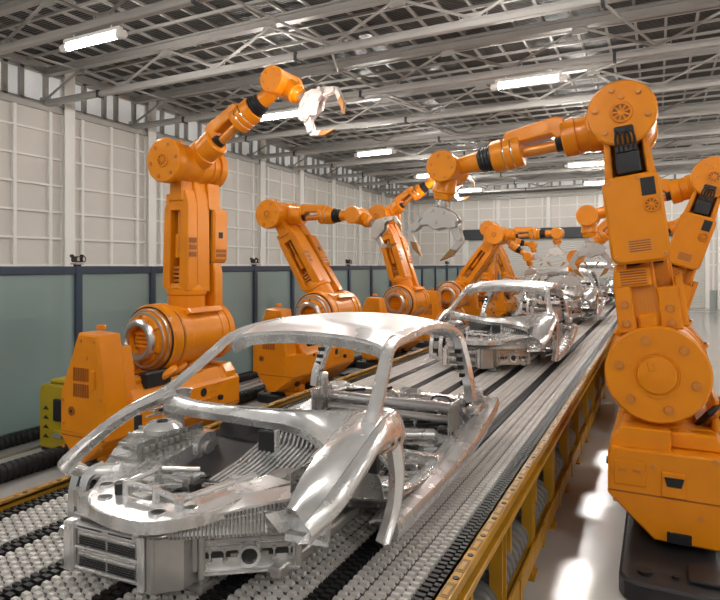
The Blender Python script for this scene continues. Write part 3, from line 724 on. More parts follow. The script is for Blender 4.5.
def robot(x, y, face, up, fo, hd, label, setback=0.0):
    """face +1: reaches towards +X. up / fo / hd: directions (dx, dz) of upper arm, forearm and hand in the arm plane"""
    r = empty('robot_arm', (x, y, 0), 0 if face > 0 else PI)
    tag(r, label, 'robot', 'orange robot arms along the conveyor')
    base = link('base_plate', P['base_plate'], r)
    link('pedestal', P['pedestal'], r); hs = link('housing', P['housing'], r, T(-setback, 0, 0)); link('tower', P['tower'], hs, T(-0.5*setback, 0, 0)); link('hose_bundle', P['hose_bundle'], hs)
    au = math.atan2(up[0], up[1]); S = T(0, 0, SH)
    link('shoulder_drum', P['shoulder_drum'], r, S @ RY(au*0))
    ua = link('upper_arm', P['upper_arm'], r, S @ RY(au))
    cb = link('cover_box', P['cover_box'], ua); link('vent', P['vent'], ua); link('cable_connector', P['cable_connector'], ua)
    E = T(UL*math.sin(au), 0, SH + UL*math.cos(au))
    link('elbow_drum', P['elbow_drum'], r, E)
    af = -math.atan2(fo[1], fo[0]); fa = link('forearm', P['forearm'], r, E @ RY(af)); link('bellows', P['bellows'], fa)
    W = E @ T(FL*math.cos(af), 0, -FL*math.sin(af))
    link('wrist_drum', P['wrist_drum'], r, W)
    ah = -math.atan2(hd[1], hd[0]); link('wrist_nose', P['wrist_nose'], r, W @ RY(ah))
    g = link('gripper', P['gripper'], r, W @ RY(ah)); link('claw', P['claw_a'], g); link('claw', P['claw_b'], g)
    return r
LX, RX, RY0, SP = -5.45, 0.0, 5.84, 3.8
left = [((0.03,2.18), (1.41,0.84), (0.8,-0.55), 'orange robot arm reaching highest, welding with a bright spark, beside the yellow cabinet'),
        ((-1.17,1.9), (1.67,-0.06), (0.9,-0.45), 'orange robot arm leaning back towards the fence, directly behind the front car body'),
        ((-0.65,2.1), (1.25,0.80), (0.75,-0.35), 'orange robot arm with raised forearm and sparking gripper, third along the glass fence'),
        ((1.36,1.86), (1.6,0.02), (-0.05,-1), 'orange robot arm leaning over the conveyor, fourth along the glass fence'),
        ((0.1,2.18), (1.2,-0.9), (0.2,-1), 'orange robot arm standing upright, fifth along the glass fence'),
        ((-0.75,2.0), (1.5,-0.3), (0.2,-1), 'orange robot arm leaning back, last along the glass fence')]
for i, (u, f, h, l) in enumerate(left): robot(LX, RY0 + SP*i, 1, u, f, h, l, 0.0 if i == 0 else 0.2)
right = [((0.265,2.155), (1.68,-0.29), (0.2,-1), 'largest orange robot arm, gripper hanging down, on the black plate beside the yellow rail'),
         ((-0.68,2.06), (1.48,-0.40), (-0.05,-1), 'orange robot arm tilted back, directly behind the largest robot on the open floor side'),
         ((0.3,2.16), (1.2,-1.05), (0.2,-1), 'orange robot arm with steeply dropped forearm, third along the open floor side'),
         ((-0.78,2.0), (1.45,-0.6), (0.0,-1), 'orange robot arm, fourth along the open floor side, mostly hidden'),
         ((0.3,2.1), (1.4,-0.3), (0.0,-1), 'small distant orange robot arm, fifth along the open floor side')]
for i, (u, f, h, l) in enumerate(right): robot(RX, RY0 + SP*i, -1, u, f, h, l)
cb = cabinet(); cb.location = (-6.87, 5.35, 0); tag(cb, 'yellow control cabinet with black screen beside the raised welding robot', 'cabinet', 'yellow control cabinets')
o = copy_tree(cb); o.location = (2.0, 13.2, 0); o.rotation_euler = (0,0,0); tag(o, 'yellow control cabinet on the open floor side, behind the tilted robot', 'cabinet', 'yellow control cabinets')
o = copy_tree(cb); o.location = (2.0, 17.0, 0); tag(o, 'distant yellow control cabinet, second one back on the open floor side', 'cabinet', 'yellow control cabinets')

# welding sparks (small glowing beads at two grippers)
def spark(p, r, label):
    o = MB().lathe([(-r,0),(-r*0.7,r*0.7),(0,r),(r*0.7,r*0.7),(r,0)], 'spark', p, (0,0,1), 12).build('welding_spark'); tag(o, label, 'spark')
spark((-3.46, 5.70, 4.13), 0.035, 'white hot welding spark at the gripper of the highest reaching robot')
spark((-4.42, 13.22, 4.09), 0.065, 'pinkish white welding spark at the gripper of the third robot')
# ------------------------------------------------------------------ car bodies in white
def make_car():
    r = empty('car_body', (-1.95, 1.87, BZ))
    cs, ci = 'carsilver', 'carinner'
    # roof
    def rz(t): 
        k = [(0,0.985),(0.12,1.03),(0.4,1.055),(0.7,1.04),(0.9,0.99),(1,0.94)]
        for (a, za), (b, zb) in zip(k, k[1:]):
            if t <= b: return za + (zb-za)*(t-a)/(b-a)
        return k[-1][1]
    g = []
    for i in range(19):
        t = i/18; row = []
        for j in range(15):
            s = -1 + 2*j/14; hw = 0.575 - 0.03*t
            y = 1.24 + 1.42*t + (0.05*(1-s*s) if t < 0.5 else -0.02*(1-s*s))*(1 if t < 0.1 or t > 0.9 else 0.5)
            row.append((hw*s, y, rz(t) + 0.055*(1 - abs(s)**2.4) - 0.03*max(0, abs(s)-0.88)/0.12))
        g.append(row)
    m = MB().sheet(g, 0.02, 'carroof')
    f0 = [V(p) for p in g[0]]; m.loft(f0, [(p.x*0.97, p.y+0.012, p.z-0.05) for p in f0], ci, 0.012, 3).loft([(p.x*0.97, p.y+0.012, p.z-0.05) for p in f0], [(p.x*0.95, p.y+0.10, p.z-0.04) for p in f0], ci, 0.012, 3)
    f1 = [V(p) for p in g[-1]]; m.loft(f1, [(p.x*0.97, p.y-0.02, p.z-0.06) for p in f1], ci, 0.012, 3)
    m.bar((-0.55,1.95,1.02), (0.55,1.95,1.02), 0.06, 0.03, ci)
    m.build('roof_panel', r, ang=50)
    for s in (-1, 1):
        # pillars and roof rail, one continuous side frame
        m = MB()
        sec = [(-0.045,-0.022),(-0.02,-0.034),(0.03,-0.03),(0.045,0.0),(0.03,0.03),(-0.02,0.034),(-0.045,0.02)]
        path = cr([(0.70*s,0.70,0.69),(0.67*s,0.85,0.755),(0.61*s,1.09,0.905),(0.572*s,1.27,1.008),(0.56*s,1.60,1.045),(0.55*s,1.95,1.05),(0.55*s,2.30,1.02),(0.55*s,2.55,0.955),(0.565*s,2.66,0.88)], 6)
        sc = [0.85 if i < 20 else 0.95 for i in range(len(path))]
        m.sweep(path, sec, cs, (0.3*s,0,1), sc)
        pc = cr([(0.555*s,2.60,0.93),(0.60*s,2.58,0.80),(0.64*s,2.55,0.68),(0.67*s,2.52,0.56),(0.69*s,2.52,0.44)], 5)
        m.sweep(pc, [(-0.03,-0.045),(0.03,-0.045),(0.03,0.045),(-0.03,0.045)], cs, (0,1,0.2))
        for k in range(5): m.box(((0.60+0.012*k)*s-0.035,2.49,0.80-0.06*k), ((0.60+0.012*k)*s+0.012,2.56,0.83-0.06*k), 'cardark')
        # rocker sill
        sill = cr([(0.735*s,0.90,0.12),(0.74*s,1.20,0.115),(0.745*s,1.8,0.13),(0.75*s,2.4,0.20),(0.75*s,2.85,0.29),(0.74*s,3.02,0.335)], 6)
        m.sweep(sill, [(-0.045,-0.05),(0.03,-0.05),(0.045,0.0),(0.03,0.045),(-0.05,0.05)], cs, (0,0,1))
        inn = [(p.x - (0.13 + 0.05*math.sin(PI*i/(len(sill)-1)))*s, p.y, p.z + 0.015) for i, p in enumerate(sill)]; m.loft([(p.x-0.03*s, p.y, p.z+0.045) for p in sill], inn, cs, 0.012, 5, (0,0,0.01))
        m.build('side_frame', r, ang=50)
        # fender with wheel arch and the crescent behind it
        N = 7
        if s < 0:
            hood = cr([(-0.63,0.05,0.515),(-0.66,0.2,0.57),(-0.67,0.42,0.64),(-0.66,0.62,0.685),(-0.63,0.80,0.70)], N)
            sho = cr([(-0.665,0.045,0.515),(-0.70,0.2,0.57),(-0.73,0.42,0.645),(-0.735,0.62,0.70),(-0.70,0.85,0.745)], N)
            low = cr([(-0.665,0.06,0.455),(-0.71,0.2,0.515),(-0.745,0.42,0.59),(-0.75,0.62,0.64),(-0.74,0.85,0.655)], N)
        else:
          hood = cr([(0.565*s,0.21,0.445),(0.55*s,0.36,0.535),(0.55*s,0.55,0.61),(0.55*s,0.74,0.66),(0.60*s,0.86,0.715)], N)
          sho = cr([(0.65*s,0.20,0.405),(0.71*s,0.34,0.515),(0.735*s,0.55,0.625),(0.735*s,0.76,0.695),(0.71*s,0.99,0.70)], N)
          low = cr([(0.66,0.21,0.325),(0.745,0.33,0.44),(0.765,0.50,0.53),(0.768,0.66,0.59),(0.76,0.90,0.56)], N)
        m = MB().loft(hood, sho, cs, 0.014, 6, (0,0,0.018)).loft(sho, low, cs, 0.014, 6, (0.02*s,0,0.006))
        flange = [(p.x - 0.05*s, p.y, p.z - 0.012) for p in low]
        m.loft(low, flange, ci, 0.01, 3)
        la = cr([(0.76*s,0.84,0.585),(0.762*s,0.885,0.50),(0.762*s,0.91,0.36),(0.758*s,0.875,0.22),(0.75*s,0.77,0.10)], 6)
        lb = cr([(0.75*s,1.00,0.60),(0.758*s,1.005,0.48),(0.76*s,1.005,0.36),(0.755*s,0.95,0.22),(0.75*s,0.83,0.09)], 6)
        m.loft(la, lb, cs, 0.016, 6, (0.022*s,0,0))
        lc = [(p.x - 0.045*s, p.y + 0.02, p.z) for p in la]; m.loft(la, lc, cs, 0.012, 3)
        a1 = cr([(0.735*s,0.82,0.70),(0.73*s,0.95,0.705),(0.71*s,1.02,0.69)], 6); b1 = cr([(0.76*s,0.82,0.55),(0.758*s,0.95,0.55),(0.752*s,1.02,0.56)], 6)
        m.loft(a1, b1, cs, 0.014, 5, (0.012*s,0,0))
        m.build('fender', r, ang=45)
        d = MB()                                        # hinge pocket detail on the fender side
        d.box((0.755*s,0.70,0.565), (0.778*s,0.96,0.575), 'cardull').box((0.755*s,0.72,0.60), (0.775*s,0.96,0.607), 'cardull').box((0.74*s,0.62,0.50), (0.785*s,0.64,0.60), 'cardark')
        for k in range(4): d.box((0.76*s,0.76+0.045*k,0.578), (0.782*s,0.785+0.045*k,0.596 + 0.01*(k == 2)), 'cardark' if k % 2 else 'cardull', 0.003)
        d.build('hinge_bracket', r)
        # inner wheel housing, dotted and ribbed sheet
        m = MB(); g = []
        for i in range(13):
            w = PI*(0.06 + 0.88*i/12); row = []
            for j in range(5):
                x = (0.70 - 0.22*j/4)*s; row.append((x, 0.60 - 0.30*math.cos(w), 0.22 + 0.31*math.sin(w) - 0.02*j/4))
            g.append(row)
        m.sheet(g, 0.012, ci)
        for i in range(12):
            w = PI*(0.08 + 0.84*i/11); c, q = math.cos(w), math.sin(w)
            m.bar((0.46*s, 0.60-0.315*c, 0.225+0.325*q), (0.68*s, 0.60-0.315*c, 0.235+0.325*q), 0.012, 0.012, 'cardull')
        for i in range(10):
            for j in range(6): m.box(((0.475)*s, 0.40+0.045*i, 0.26+0.045*j), ((0.46)*s, 0.425+0.045*i, 0.285+0.045*j), 'cardull')
        m.box((0.48*s,0.36,0.22), (0.475*s,0.86,0.54), 'cardeep')
        m.lathe([(0,0),(0,0.10),(0.03,0.11),(0.06,0.07),(0.06,0.035),(0.03,0.03)], cs, (0.56*s,0.62,0.53), (0,0,1), 20)
        m.cyl((0.56*s,0.62,0.56), (0.56*s,0.62,0.595), 0.03, 'cardark', 12)
        m.cyl((0.42*s,0.84,0.40), (0.5*s,0.84,0.40), 0.09, ci, 18).cyl((0.40*s,0.84,0.40), (0.42*s,0.84,0.40), 0.04, 'cardull', 12)
        m.build('wheel_housing', r, ang=40)
    # cowl below the windscreen
    cf = cr([(-0.67,0.74,0.655),(-0.55,0.80,0.625),(-0.42,0.86,0.604),(-0.20,1.0,0.555),(0.05,1.045,0.532),(0.30,0.92,0.512),(0.42,0.80,0.49),(0.47,0.62,0.52)], 5)
    cb_ = cr([(-0.68,0.80,0.715),(-0.58,0.85,0.675),(-0.46,0.90,0.65),(-0.28,0.99,0.626),(-0.05,1.07,0.618),(0.25,1.06,0.645),(0.50,0.96,0.70),(0.66,0.82,0.725)], 5)
    m = MB().loft(cf, cb_, cs, 0.014, 7, (0,0,0.012))
    lip = [(p.x, p.y + 0.012, p.z - 0.045) for p in cf]; m.loft(cf, lip, ci, 0.012, 3)
    back = [(p.x*0.98, p.y + 0.03, p.z - 0.09) for p in cb_]; m.loft(cb_, back, ci, 0.012, 3)
    m.build('cowl_panel', r, ang=50)
    # floor pan with lengthwise ribs, tunnel and cross members
    m = MB(); g = []
    xs = [-0.70 + 1.40*j/56 for j in range(57)]
    for i in range(26):
        y = 0.42 + 2.60*i/25
        hw = 0.70 if y > 0.95 else 0.46
        base = 0.17 - 0.06*min(1, max(0, (y-0.9)/0.6)) + 0.16*max(0, (y-2.2)/0.8)**1.5
        row = []
        for x in xs:
            q = x*hw/0.70; z = base + 0.05*max(0, (abs(x)-0.6)/0.1)
            tn = max(0, 1 - abs(q)/0.15); z += 0.10*min(1, tn*2.2)
            if 0.2 < abs(q) < 0.58: z += 0.008*(1 if math.sin(q*95) > 0 else -1)
            row.append((q, y, z))
        g.append(row)
    m.sheet(g, 0.012, 'cardeep')
    for y, h in ((1.30,0.07),(1.85,0.08),(2.28,0.10)):
        m.box((-0.66,y,0.11), (-0.13,y+0.09,0.12+h), ci, 0.012).box((0.13,y,0.11), (0.66,y+0.09,0.12+h), ci, 0.012)
    m.box((-0.66,2.62,0.2), (0.66,2.80,0.32), 'cardeep', 0.02).box((-0.60,2.88,0.26), (0.6,3.02,0.36), ci, 0.02)
    m.cyl((-0.62,2.55,0.36), (0.60,2.55,0.36), 0.045, cs, 14).cyl((-0.5,2.44,0.30), (0.55,2.44,0.30), 0.03, 'cardull', 12)
    m.build('floor_pan', r, ang=28)
    # corrugated toe board
    m = MB()
    for k in range(19):
        x = -0.16 + 0.031*k
        m.sweep([(x,0.56,0.33),(x,0.80,0.36),(x,1.02,0.42),(x,1.10,0.54)], [(-0.010,-0.01),(0.010,-0.01),(0.007,0.012),(-0.007,0.012)], cs, (0,-0.3,1))
    m.sheet([[(x, y, z) for x in (-0.5,-0.2,0.1,0.45)] for y, z in ((0.56,0.32),(0.80,0.35),(1.02,0.405),(1.11,0.53))], 0.012, 'cardark')
    m.box((-0.12,0.92,0.38), (0.0,0.945,0.52), 'cardark', 0.006).box((-0.13,0.915,0.37), (0.015,0.935,0.385), cs).box((-0.0,0.915,0.38), (0.015,0.95,0.53), cs)
    for k in range(5): m.cyl((0.12,0.62+0.0*k,0.38+0.0*k), (0.12,0.62,0.42), 0.001, ci, 6)
    m.lathe([(0,0.13),(0.02,0.13),(0.03,0.11),(0.03,0.04),(0.06,0.03),(0.06,0)], 'cardull', (0.26,0.62,0.36), (0,-0.25,1), 20)
    m.build('toe_board', r, ang=28)
    # engine bay: base, rails, small fittings
    m = MB(); m.prism([(-0.50,0.14),(0.02,0.14),(0.36,0.40),(0.50,0.60),(-0.50,0.60)], 0.17, 0.19, 'cardark', 'z')
    for s in (-1, 1):
        m.sweep(cr([(0.44*s,0.02 if s < 0 else 0.34,0.34),(0.46*s,0.3,0.36),(0.47*s,0.6,0.38),(0.50*s,0.95,0.42)],4), [(-0.045,-0.05),(0.045,-0.05),(0.045,0.05),(-0.045,0.05)], ci)
    rr = random.Random(3)
    for k in range(260):
        x, y = rr.uniform(-0.44,0.42), rr.uniform(0.12,0.62); z = rr.uniform(0.19,0.33); a, b2, c = rr.uniform(0.012,0.06), rr.uniform(0.012,0.06), rr.uniform(0.01,0.06)
        if y < 0.16 + 0.72*x + 0.05: continue
        mt = rr.choice([ci, cs, cs, 'cardull', 'cardark']); q = rr.random()
        if q < 0.5: m.box((x-a,y-b2,z), (x+a,y+b2,z+c), mt, 0.004)
        elif q < 0.8: m.cyl((x,y,z), (x,y,z+c), a*0.7, mt, 10)
        else: m.bar((x-a*2,y-b2,z+c), (x+a*2,y+b2*1.5,z+c), 0.016, 0.016, mt)
    m.build('engine_bay', r)
    # small fittings on the floor
    m = MB(); rr = random.Random(11)
    for k in range(330):
        x, y = rr.uniform(-0.60,0.60), rr.uniform(1.15,2.95)
        if abs(x) < 0.1: continue
        z = 0.12 + 0.15*max(0,(y-2.2)/0.8)**1.5; a, b2, c = rr.uniform(0.012,0.07), rr.uniform(0.012,0.06), rr.uniform(0.015,0.07)
        if y > 2.3: c *= 1.8
        mt = rr.choice([ci, cs, 'cardull', 'cardark', ci, 'cardark']); q = rr.random()
        if q < 0.45: m.box((x-a,y-b2,z), (x+a,y+b2,z+c), mt, 0.004)
        elif q < 0.65: m.cyl((x,y,z), (x,y,z+c), a*0.6, mt, 10)
        elif q < 0.85: m.bar((x-a*2,y-b2,z+c), (x+a*2.2,y+b2*1.4,z+c*1.2), 0.02, 0.02, mt)
        else: m.tube(cr([(x-a,y,z),(x-a,y,z+c*1.4),(x+a,y+b2,z+c*1.4),(x+a,y+b2,z)],4), 0.009, mt, 6)
    q = MB().box((0.14,1.49,0.118), (0.56,1.78,0.13), ci)
    for k in range(12): q.box((0.16+0.03*k,1.55,0.125), (0.18+0.03*k,1.72,0.15), 'cardark', 0.003)
    q.box((0.15,1.50,0.12), (0.55,1.54,0.17), cs, 0.008).box((0.15,1.74,0.12), (0.55,1.77,0.17), cs, 0.008)
    q.build('floor_grille', r)
    for x0 in (-0.42, 0.38):                            # seat mounts, jointed rods
        q = MB().tube([(x0-0.14,1.36,0.24),(x0-0.02,1.5,0.30),(x0+0.14,1.42,0.22)], 0.016, cs, 8).tube([(x0-0.02,1.5,0.30),(x0+0.03,1.66,0.2)], 0.016, cs, 8)
        for p in ((x0-0.14,1.36,0.24),(x0-0.02,1.5,0.30),(x0+0.14,1.42,0.22),(x0+0.03,1.66,0.2)): q.cyl((p[0],p[1],0.12), (p[0],p[1],p[2]+0.03), 0.03, 'cardark', 10)
        q.build('seat_mount', r)
    MB().cyl((0.14,2.05,0.24), (0.50,2.22,0.24), 0.04, cs, 14).build('cross_rod', r); MB().cyl((-0.5,2.1,0.24), (-0.16,2.2,0.24), 0.035, ci, 14).build('cross_rod', r)
    m.build('floor_fittings', r)
    for s in (-1, 1):
        m = MB(); g = []
        for i in range(9):
            w = PI*(0.05 + 0.55*i/8); g.append([((0.74-0.10*j/3)*s, 2.92-0.30*math.sin(w)*0.9, 0.34+0.26*(1-math.cos(w))*0.55 ) for j in range(4)])
        m.sheet(g, 0.012, cs)
        m.box((0.60*s,2.66,0.30), (0.72*s,2.98,0.36), cs, 0.012).box((0.66*s,2.5,0.34), (0.74*s,2.74,0.40), ci, 0.012)
        m.box((0.62*s,2.96,0.27), (0.75*s,3.03,0.38), cs, 0.015)
        for k in range(10): m.box((0.60*s,2.30+0.03*k,0.22), (0.59*s,2.315+0.03*k,0.42), 'cardull')
        m.box((0.585*s,2.28,0.2), (0.58*s,2.62,0.44), ci)
        m.build('rear_wheel_arch', r, ang=45)
    # front cross member: U-shaped plate with holes
    outer = cr([(-0.62,0.60,0.44),(-0.60,0.36,0.435),(-0.44,0.08,0.42),(-0.29,-0.065,0.415),(-0.10,-0.10,0.41),(0.06,-0.08,0.41),(0.16,0.00,0.415),(0.24,0.12,0.42),(0.29,0.30,0.43),(0.38,0.50,0.44)], 3)
    inner = cr([(-0.50,0.60,0.445),(-0.46,0.38,0.44),(-0.36,0.14,0.43),(-0.27,0.08,0.425),(-0.12,0.075,0.42),(0.01,0.085,0.42),(0.07,0.13,0.425),(0.11,0.22,0.43),(0.16,0.36,0.44),(0.24,0.52,0.445)], 3)
    m = MB().loft(outer, inner, cs, 0.012, 4)
    drop = [(p.x*1.0, p.y-0.004, p.z-0.05) for p in outer]; m.loft(outer, drop, ci, 0.012, 3)
    drop2 = [(p.x*1.0, p.y+0.0, p.z-0.05) for p in inner]; m.loft(inner, drop2, ci, 0.012, 3)
    for (x, y, z, rd) in ((-0.40,0.105,0.427,0.028),(-0.29,0.005,0.421,0.028),(0.04,-0.005,0.416,0.032),(0.145,0.085,0.422,0.026),(-0.53,0.40,0.438,0.022)):
        m.lathe([(-0.01,rd*1.2),(0.004,rd*1.2),(0.006,rd*1.05),(0.003,rd)], cs, (x,y,z), (0,0,1), 18); m.lathe([(0.002,rd),(0.002,0)], 'cardark', (x,y,z), (0,0,1), 18)
    m.build('front_cross_member', r, ang=25)
    # tubular brace
    m = MB(); z = 0.475
    N0, AP, R1, R2 = (-0.23,0.07,z), (-0.21,0.25,z+0.012), (-0.04,0.07,z), (0.11,0.05,z-0.015)
    m.tube([N0, AP], 0.014, cs, 10).tube([N0, R1, R2], 0.014, cs, 10).tube([AP, (-0.05,0.36,z)], 0.013, cs, 10)
    m.tube([R2, (0.16,0.24,z-0.01), (0.24,0.42,z)], 0.014, cs, 10)
    for p in (N0, AP, R1, R2): m.cyl((p[0],p[1],p[2]-0.06), (p[0],p[1],p[2]+0.015), 0.02, ci, 12)
    m.cyl((-0.26,0.06,z-0.05), (-0.26,0.06,z), 0.024, 'cardark', 12)
    m.build('strut_brace', r)
    # ribbed closing panel right of the cross member
    m = MB()
    g0 = cr([(0.05,0.05,0.335),(0.22,0.16,0.385),(0.38,0.275,0.42),(0.54,0.41,0.44)], 6); g1 = [(p.x+0.015, p.y-0.015, max(0.27, 0.30-0.0*p.x)) for p in g0]
    m.loft(g0, g1, ci, 0.01, 3)
    for i in range(len(g0)-1):
        for q in (0.25, 0.75):
            p = g0[i].lerp(g0[i+1], q); m.bar((p.x+0.012,p.y-0.016,p.z), (p.x+0.02,p.y-0.02,0.29), 0.008, 0.012, 'cardull', (0,1,0))
    for zz in (0.25, 0.5, 0.75): m.tube([(p.x+0.016,p.y-0.016,0.29+(p.z-0.29)*zz) for p in g0], 0.005, 'cardull', 6)
    t0 = [(p.x-0.05, p.y+0.06, p.z+0.012) for p in g0]; t1 = [(p.x+0.03, p.y-0.032, p.z+0.002) for i, p in enumerate(g0)]; m.loft(t0, t1, cs, 0.012, 3)
    m.build('ribbed_panel', r)
    # front crash box with two slotted vents
    M0 = Matrix.Rotation(math.radians(3), 4, 'Z')
    m = MB(); B = lambda a, b2, mt, bv=0.0: m.box(a, b2, mt, bv, M0)
    B((-0.50,0.03,0.07), (-0.02,0.16,0.275), 'cardull', 0.006)
    B((-0.52,-0.015,0.06), (-0.46,0.16,0.29), cs, 0.008); B((-0.075,-0.015,0.05), (-0.035,0.16,0.30), cs, 0.008); B((-0.03,-0.005,0.05), (0.01,0.16,0.30), 'cardull', 0.008)
    B((-0.47,0.0,0.07), (-0.07,0.03,0.085), cs, 0.004); B((-0.47,0.0,0.255), (-0.07,0.03,0.28), cs, 0.004); B((-0.47,0.0,0.165), (-0.07,0.03,0.18), cs, 0.004)
    for z0 in (0.088, 0.184):
        B((-0.455,0.008,z0), (-0.085,0.03,z0+0.072), 'cardull', 0.004)
        B((-0.44,0.004,z0+0.05), (-0.10,0.012,z0+0.062), cs, 0.003)
        for h in (0, 1):
            for k in range(4): B((-0.435+0.175*h,0.003,z0+0.006+0.0105*k), (-0.275+0.175*h,0.0082,z0+0.012+0.0105*k), 'cardark')
    for z0 in (0.268,): B((-0.44,-0.003,z0), (-0.29,0.004,z0+0.006), 'cardark'); B((-0.25,-0.003,0.268), (-0.11,0.004,0.274), 'cardark')
    m.build('crash_box', r)
    m = MB()
    m.sheet([[(-0.52,0.02,0.29),(-0.30,0.0,0.30),(-0.03,-0.02,0.305),(0.02,-0.01,0.30)],[(-0.48,0.16,0.335),(-0.28,0.09,0.345),(-0.02,0.06,0.35),(0.16,0.10,0.35)]], 0.012, 'cardull')
    m.prism([(0.0,0.0),(0.10,0.09),(0.10,0.17),(-0.02,0.18)], 0.05, 0.29, 'cardull', 'z', 0.006)
    m.box((-0.50,0.12,0.10), (0.04,0.34,0.14), ci, 0.01)
    m.build('crash_box_lid', r)
    # bumper beam, slanting back to the side, with a round tow eye
    ang = math.atan2(0.25, 0.35); M1 = T(0.12,0.16,0) @ Matrix.Rotation(ang, 4, 'Z')
    m = MB(); B = lambda a, b2, mt, bv=0.0: m.box(a, b2, mt, bv, M1)
    B((0.0,0.01,0.08), (0.45,0.10,0.335), cs, 0.008); B((0.0,-0.01,0.25), (0.45,0.02,0.275), cs, 0.006); B((0.0,-0.012,0.305), (0.45,0.04,0.34), cs, 0.006); B((0.0,-0.012,0.085), (0.45,0.015,0.105), cs, 0.004)
    B((0.01,-0.003,0.225), (0.44,0.012,0.245), 'cardull', 0.003); B((0.03,0.002,0.16), (0.42,0.012,0.185), 'cardark'); B((0.0,-0.004,0.19), (0.45,0.012,0.215), 'cardull', 0.003)
    B((0.0,-0.015,0.07), (0.03,0.11,0.34), 'cardull', 0.006); B((0.43,-0.008,0.09), (0.46,0.1,0.335), 'cardull', 0.006)
    B((-0.06,0.0,0.1), (0.0,0.08,0.28), 'cardull', 0.006)
    m2 = MB(); m2.lathe([(-0.006,0.036),(-0.03,0.036),(-0.034,0.05),(-0.01,0.056),(0.0,0.056)], cs, (0.225,0,0.172), (0,1,0), 28, M1); m2.lathe([(-0.004,0.037),(-0.004,0)], 'cardark', (0.225,0,0.172), (0,1,0), 24, M1)
    m2.build('tow_eye', r); m2 = m
    m2.box((0.14,-0.012,0.165), (0.17,0.0,0.18), 'cardull', 0.003, M1).box((0.28,-0.012,0.165), (0.31,0.0,0.18), 'cardull', 0.003, M1)
    for xx in (0.05, 0.115, 0.335, 0.405):
        for zz in (0.15, 0.195): m2.lathe([(0,0.011),(-0.014,0.009),(-0.014,0)], 'cardull', (xx,0,zz), (0,1,0), 10, M1)
        m2.box((xx-0.004,-0.006,0.15), (xx+0.004,0.0,0.195), 'cardull', 0, M1)
    m.build('bumper_beam', r)
    # headlamp carrier on the other side
    m = MB()
    m.sweep(cr([(-0.75,0.20,0.10),(-0.755,0.19,0.22),(-0.75,0.20,0.34),(-0.73,0.23,0.44)],5), [(-0.026,-0.01),(0.026,-0.01),(0.026,0.01),(-0.026,0.01)], cs, (0,-1,0.2))
    m.sweep(cr([(-0.60,0.13,0.10),(-0.605,0.13,0.28),(-0.59,0.15,0.42),(-0.55,0.22,0.46)],5), [(-0.026,-0.01),(0.026,-0.01),(0.026,0.01),(-0.026,0.01)], cs, (0,-1,0.2))
    m.box((-0.78,0.16,0.40), (-0.56,0.22,0.44), ci, 0.008).box((-0.74,0.20,0.12), (-0.60,0.32,0.38), 'cardark', 0.01).box((-0.72,0.16,0.24), (-0.64,0.2,0.34), 'cardull', 0.01).cyl((-0.69,0.19,0.16), (-0.69,0.14,0.16), 0.03, cs, 12)
    m.cyl((-0.58,0.2,0.43), (-0.48,0.26,0.43), 0.04, cs, 14).bar((-0.74,0.12,0.14), (-0.52,0.10,0.12), 0.03, 0.04, ci)
    m.build('headlamp_carrier', r)
    # underbody: transport feet and rails
    m = MB()
    for x, y in ((0.08,0.22),(-0.4,0.25),(0.5,1.35),(-0.5,1.35),(0.5,2.5),(-0.5,2.5)):
        h2 = 0.10 if y < 2 else 0.18
        m.box((x-0.05,y-0.05,0.0), (x+0.05,y+0.05,0.03), 'cardull', 0.006).box((x-0.03,y-0.03,0.02), (x+0.03,y+0.03,h2+0.05), 'cardull', 0.005)
    for s in (-1, 1): m.box((0.40*s,0.3,0.08), (0.46*s,2.9,0.13), 'cardull', 0.008)
    m.build('transport_frame', r)
    return r
car0 = make_car()
spec = [(-1.95, 1.87, 1.0, 0.0, 'nearest-sized largest silver bare car body with crash box and tow eye at the conveyor front'),
        (-2.12, 7.95, 1.09, 0.0, 'silver bare car body second in line on the conveyor'),
        (-2.2, 14.9, 1.14, 0.12, 'silver bare car body third in line on the conveyor'),
        (-2.2, 22.3, 1.28, 0.14, 'small distant silver bare car body, last in line on the conveyor')]
spec[0] = spec[0][:4] + ('largest silver bare car body, first in line, round tow eye on its bumper beam',)
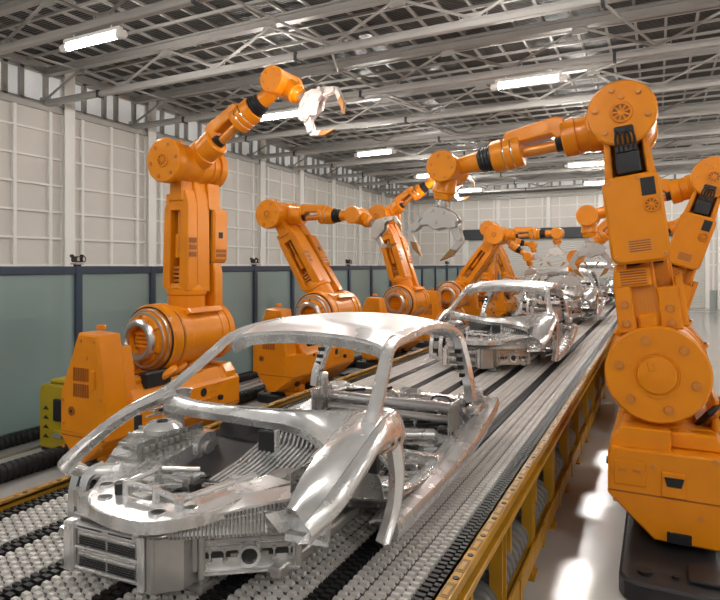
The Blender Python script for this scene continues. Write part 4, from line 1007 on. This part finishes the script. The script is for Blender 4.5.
for i, (x, y, s, dz, l) in enumerate(spec):
    o = car0 if i == 0 else copy_tree(car0)
    o.location = (x, y, BZ + 0.024 + dz); o.scale = (s, s, s)
    tag(o, l, 'car body', 'bare car bodies on the conveyor')

# ------------------------------------------------------------------ light
w = D.worlds.new('world'); bpy.context.scene.world = w; w.use_nodes = True
bg = w.node_tree.nodes['Background']; bg.inputs[0].default_value = (1.0, 0.98, 0.95, 1); bg.inputs[1].default_value = 0.4
def point(name, loc, e, col, r):
    l = D.lights.new(name, 'POINT'); l.energy = e; l.color = col; l.shadow_soft_size = r
    o = D.objects.new(name, l); COL.objects.link(o); o.location = loc
for k, y in enumerate((4.72, 6.3, 7.9)):  # added downlights with invented housings, out of view, to throw the floor pools
    f = MB().box((-0.12,-0.42,0.0), (0.14,0.42,0.12), 'lampwhite', 0.02).cyl((0.12,0.25,0.1), (0.12,0.25,1.47), 0.012, 'lampwhite', 8).cyl((0.12,-0.25,0.1), (0.12,-0.25,1.47), 0.012, 'lampwhite', 8).build('added_pool_lamp')
    f.location = (-0.56, y, 6.45); tag(f, 'added unseen downlight making floor pools on the aisle, %s from the conveyor front' % ordn[k], 'downlight', 'added downlights over the aisle')
    l = D.lights.new('added_pool_light', 'AREA'); l.shape = 'RECTANGLE'; l.size = 0.06; l.size_y = 0.6; l.energy = 1.5; l.spread = math.radians(2.6); l.color = (1,0.98,0.95)
    lo = D.objects.new('added_pool_light', l); COL.objects.link(lo); lo.location = (-0.56, y, 6.44)
point('spark_light', (-3.40, 5.45, 4.10), 16, (1.0, 0.75, 0.7), 0.06)
point('spark_light', (-4.35, 13.0, 4.05), 40, (1.0, 0.7, 0.68), 0.06)
sc = bpy.context.scene
sc.view_settings.view_transform = 'Standard'; sc.view_settings.look = 'None'; sc.view_settings.exposure = 0.06; sc.view_settings.gamma = 1.0
sc.view_settings.use_curve_mapping = False
sc.render.engine = 'CYCLES'
sc.cycles.use_denoising = True; sc.cycles.use_adaptive_sampling = False
sc.cycles.max_bounces = 10; sc.cycles.diffuse_bounces = 4; sc.cycles.glossy_bounces = 6; sc.cycles.transparent_max_bounces = 16
sc.cycles.sample_clamp_indirect = 4
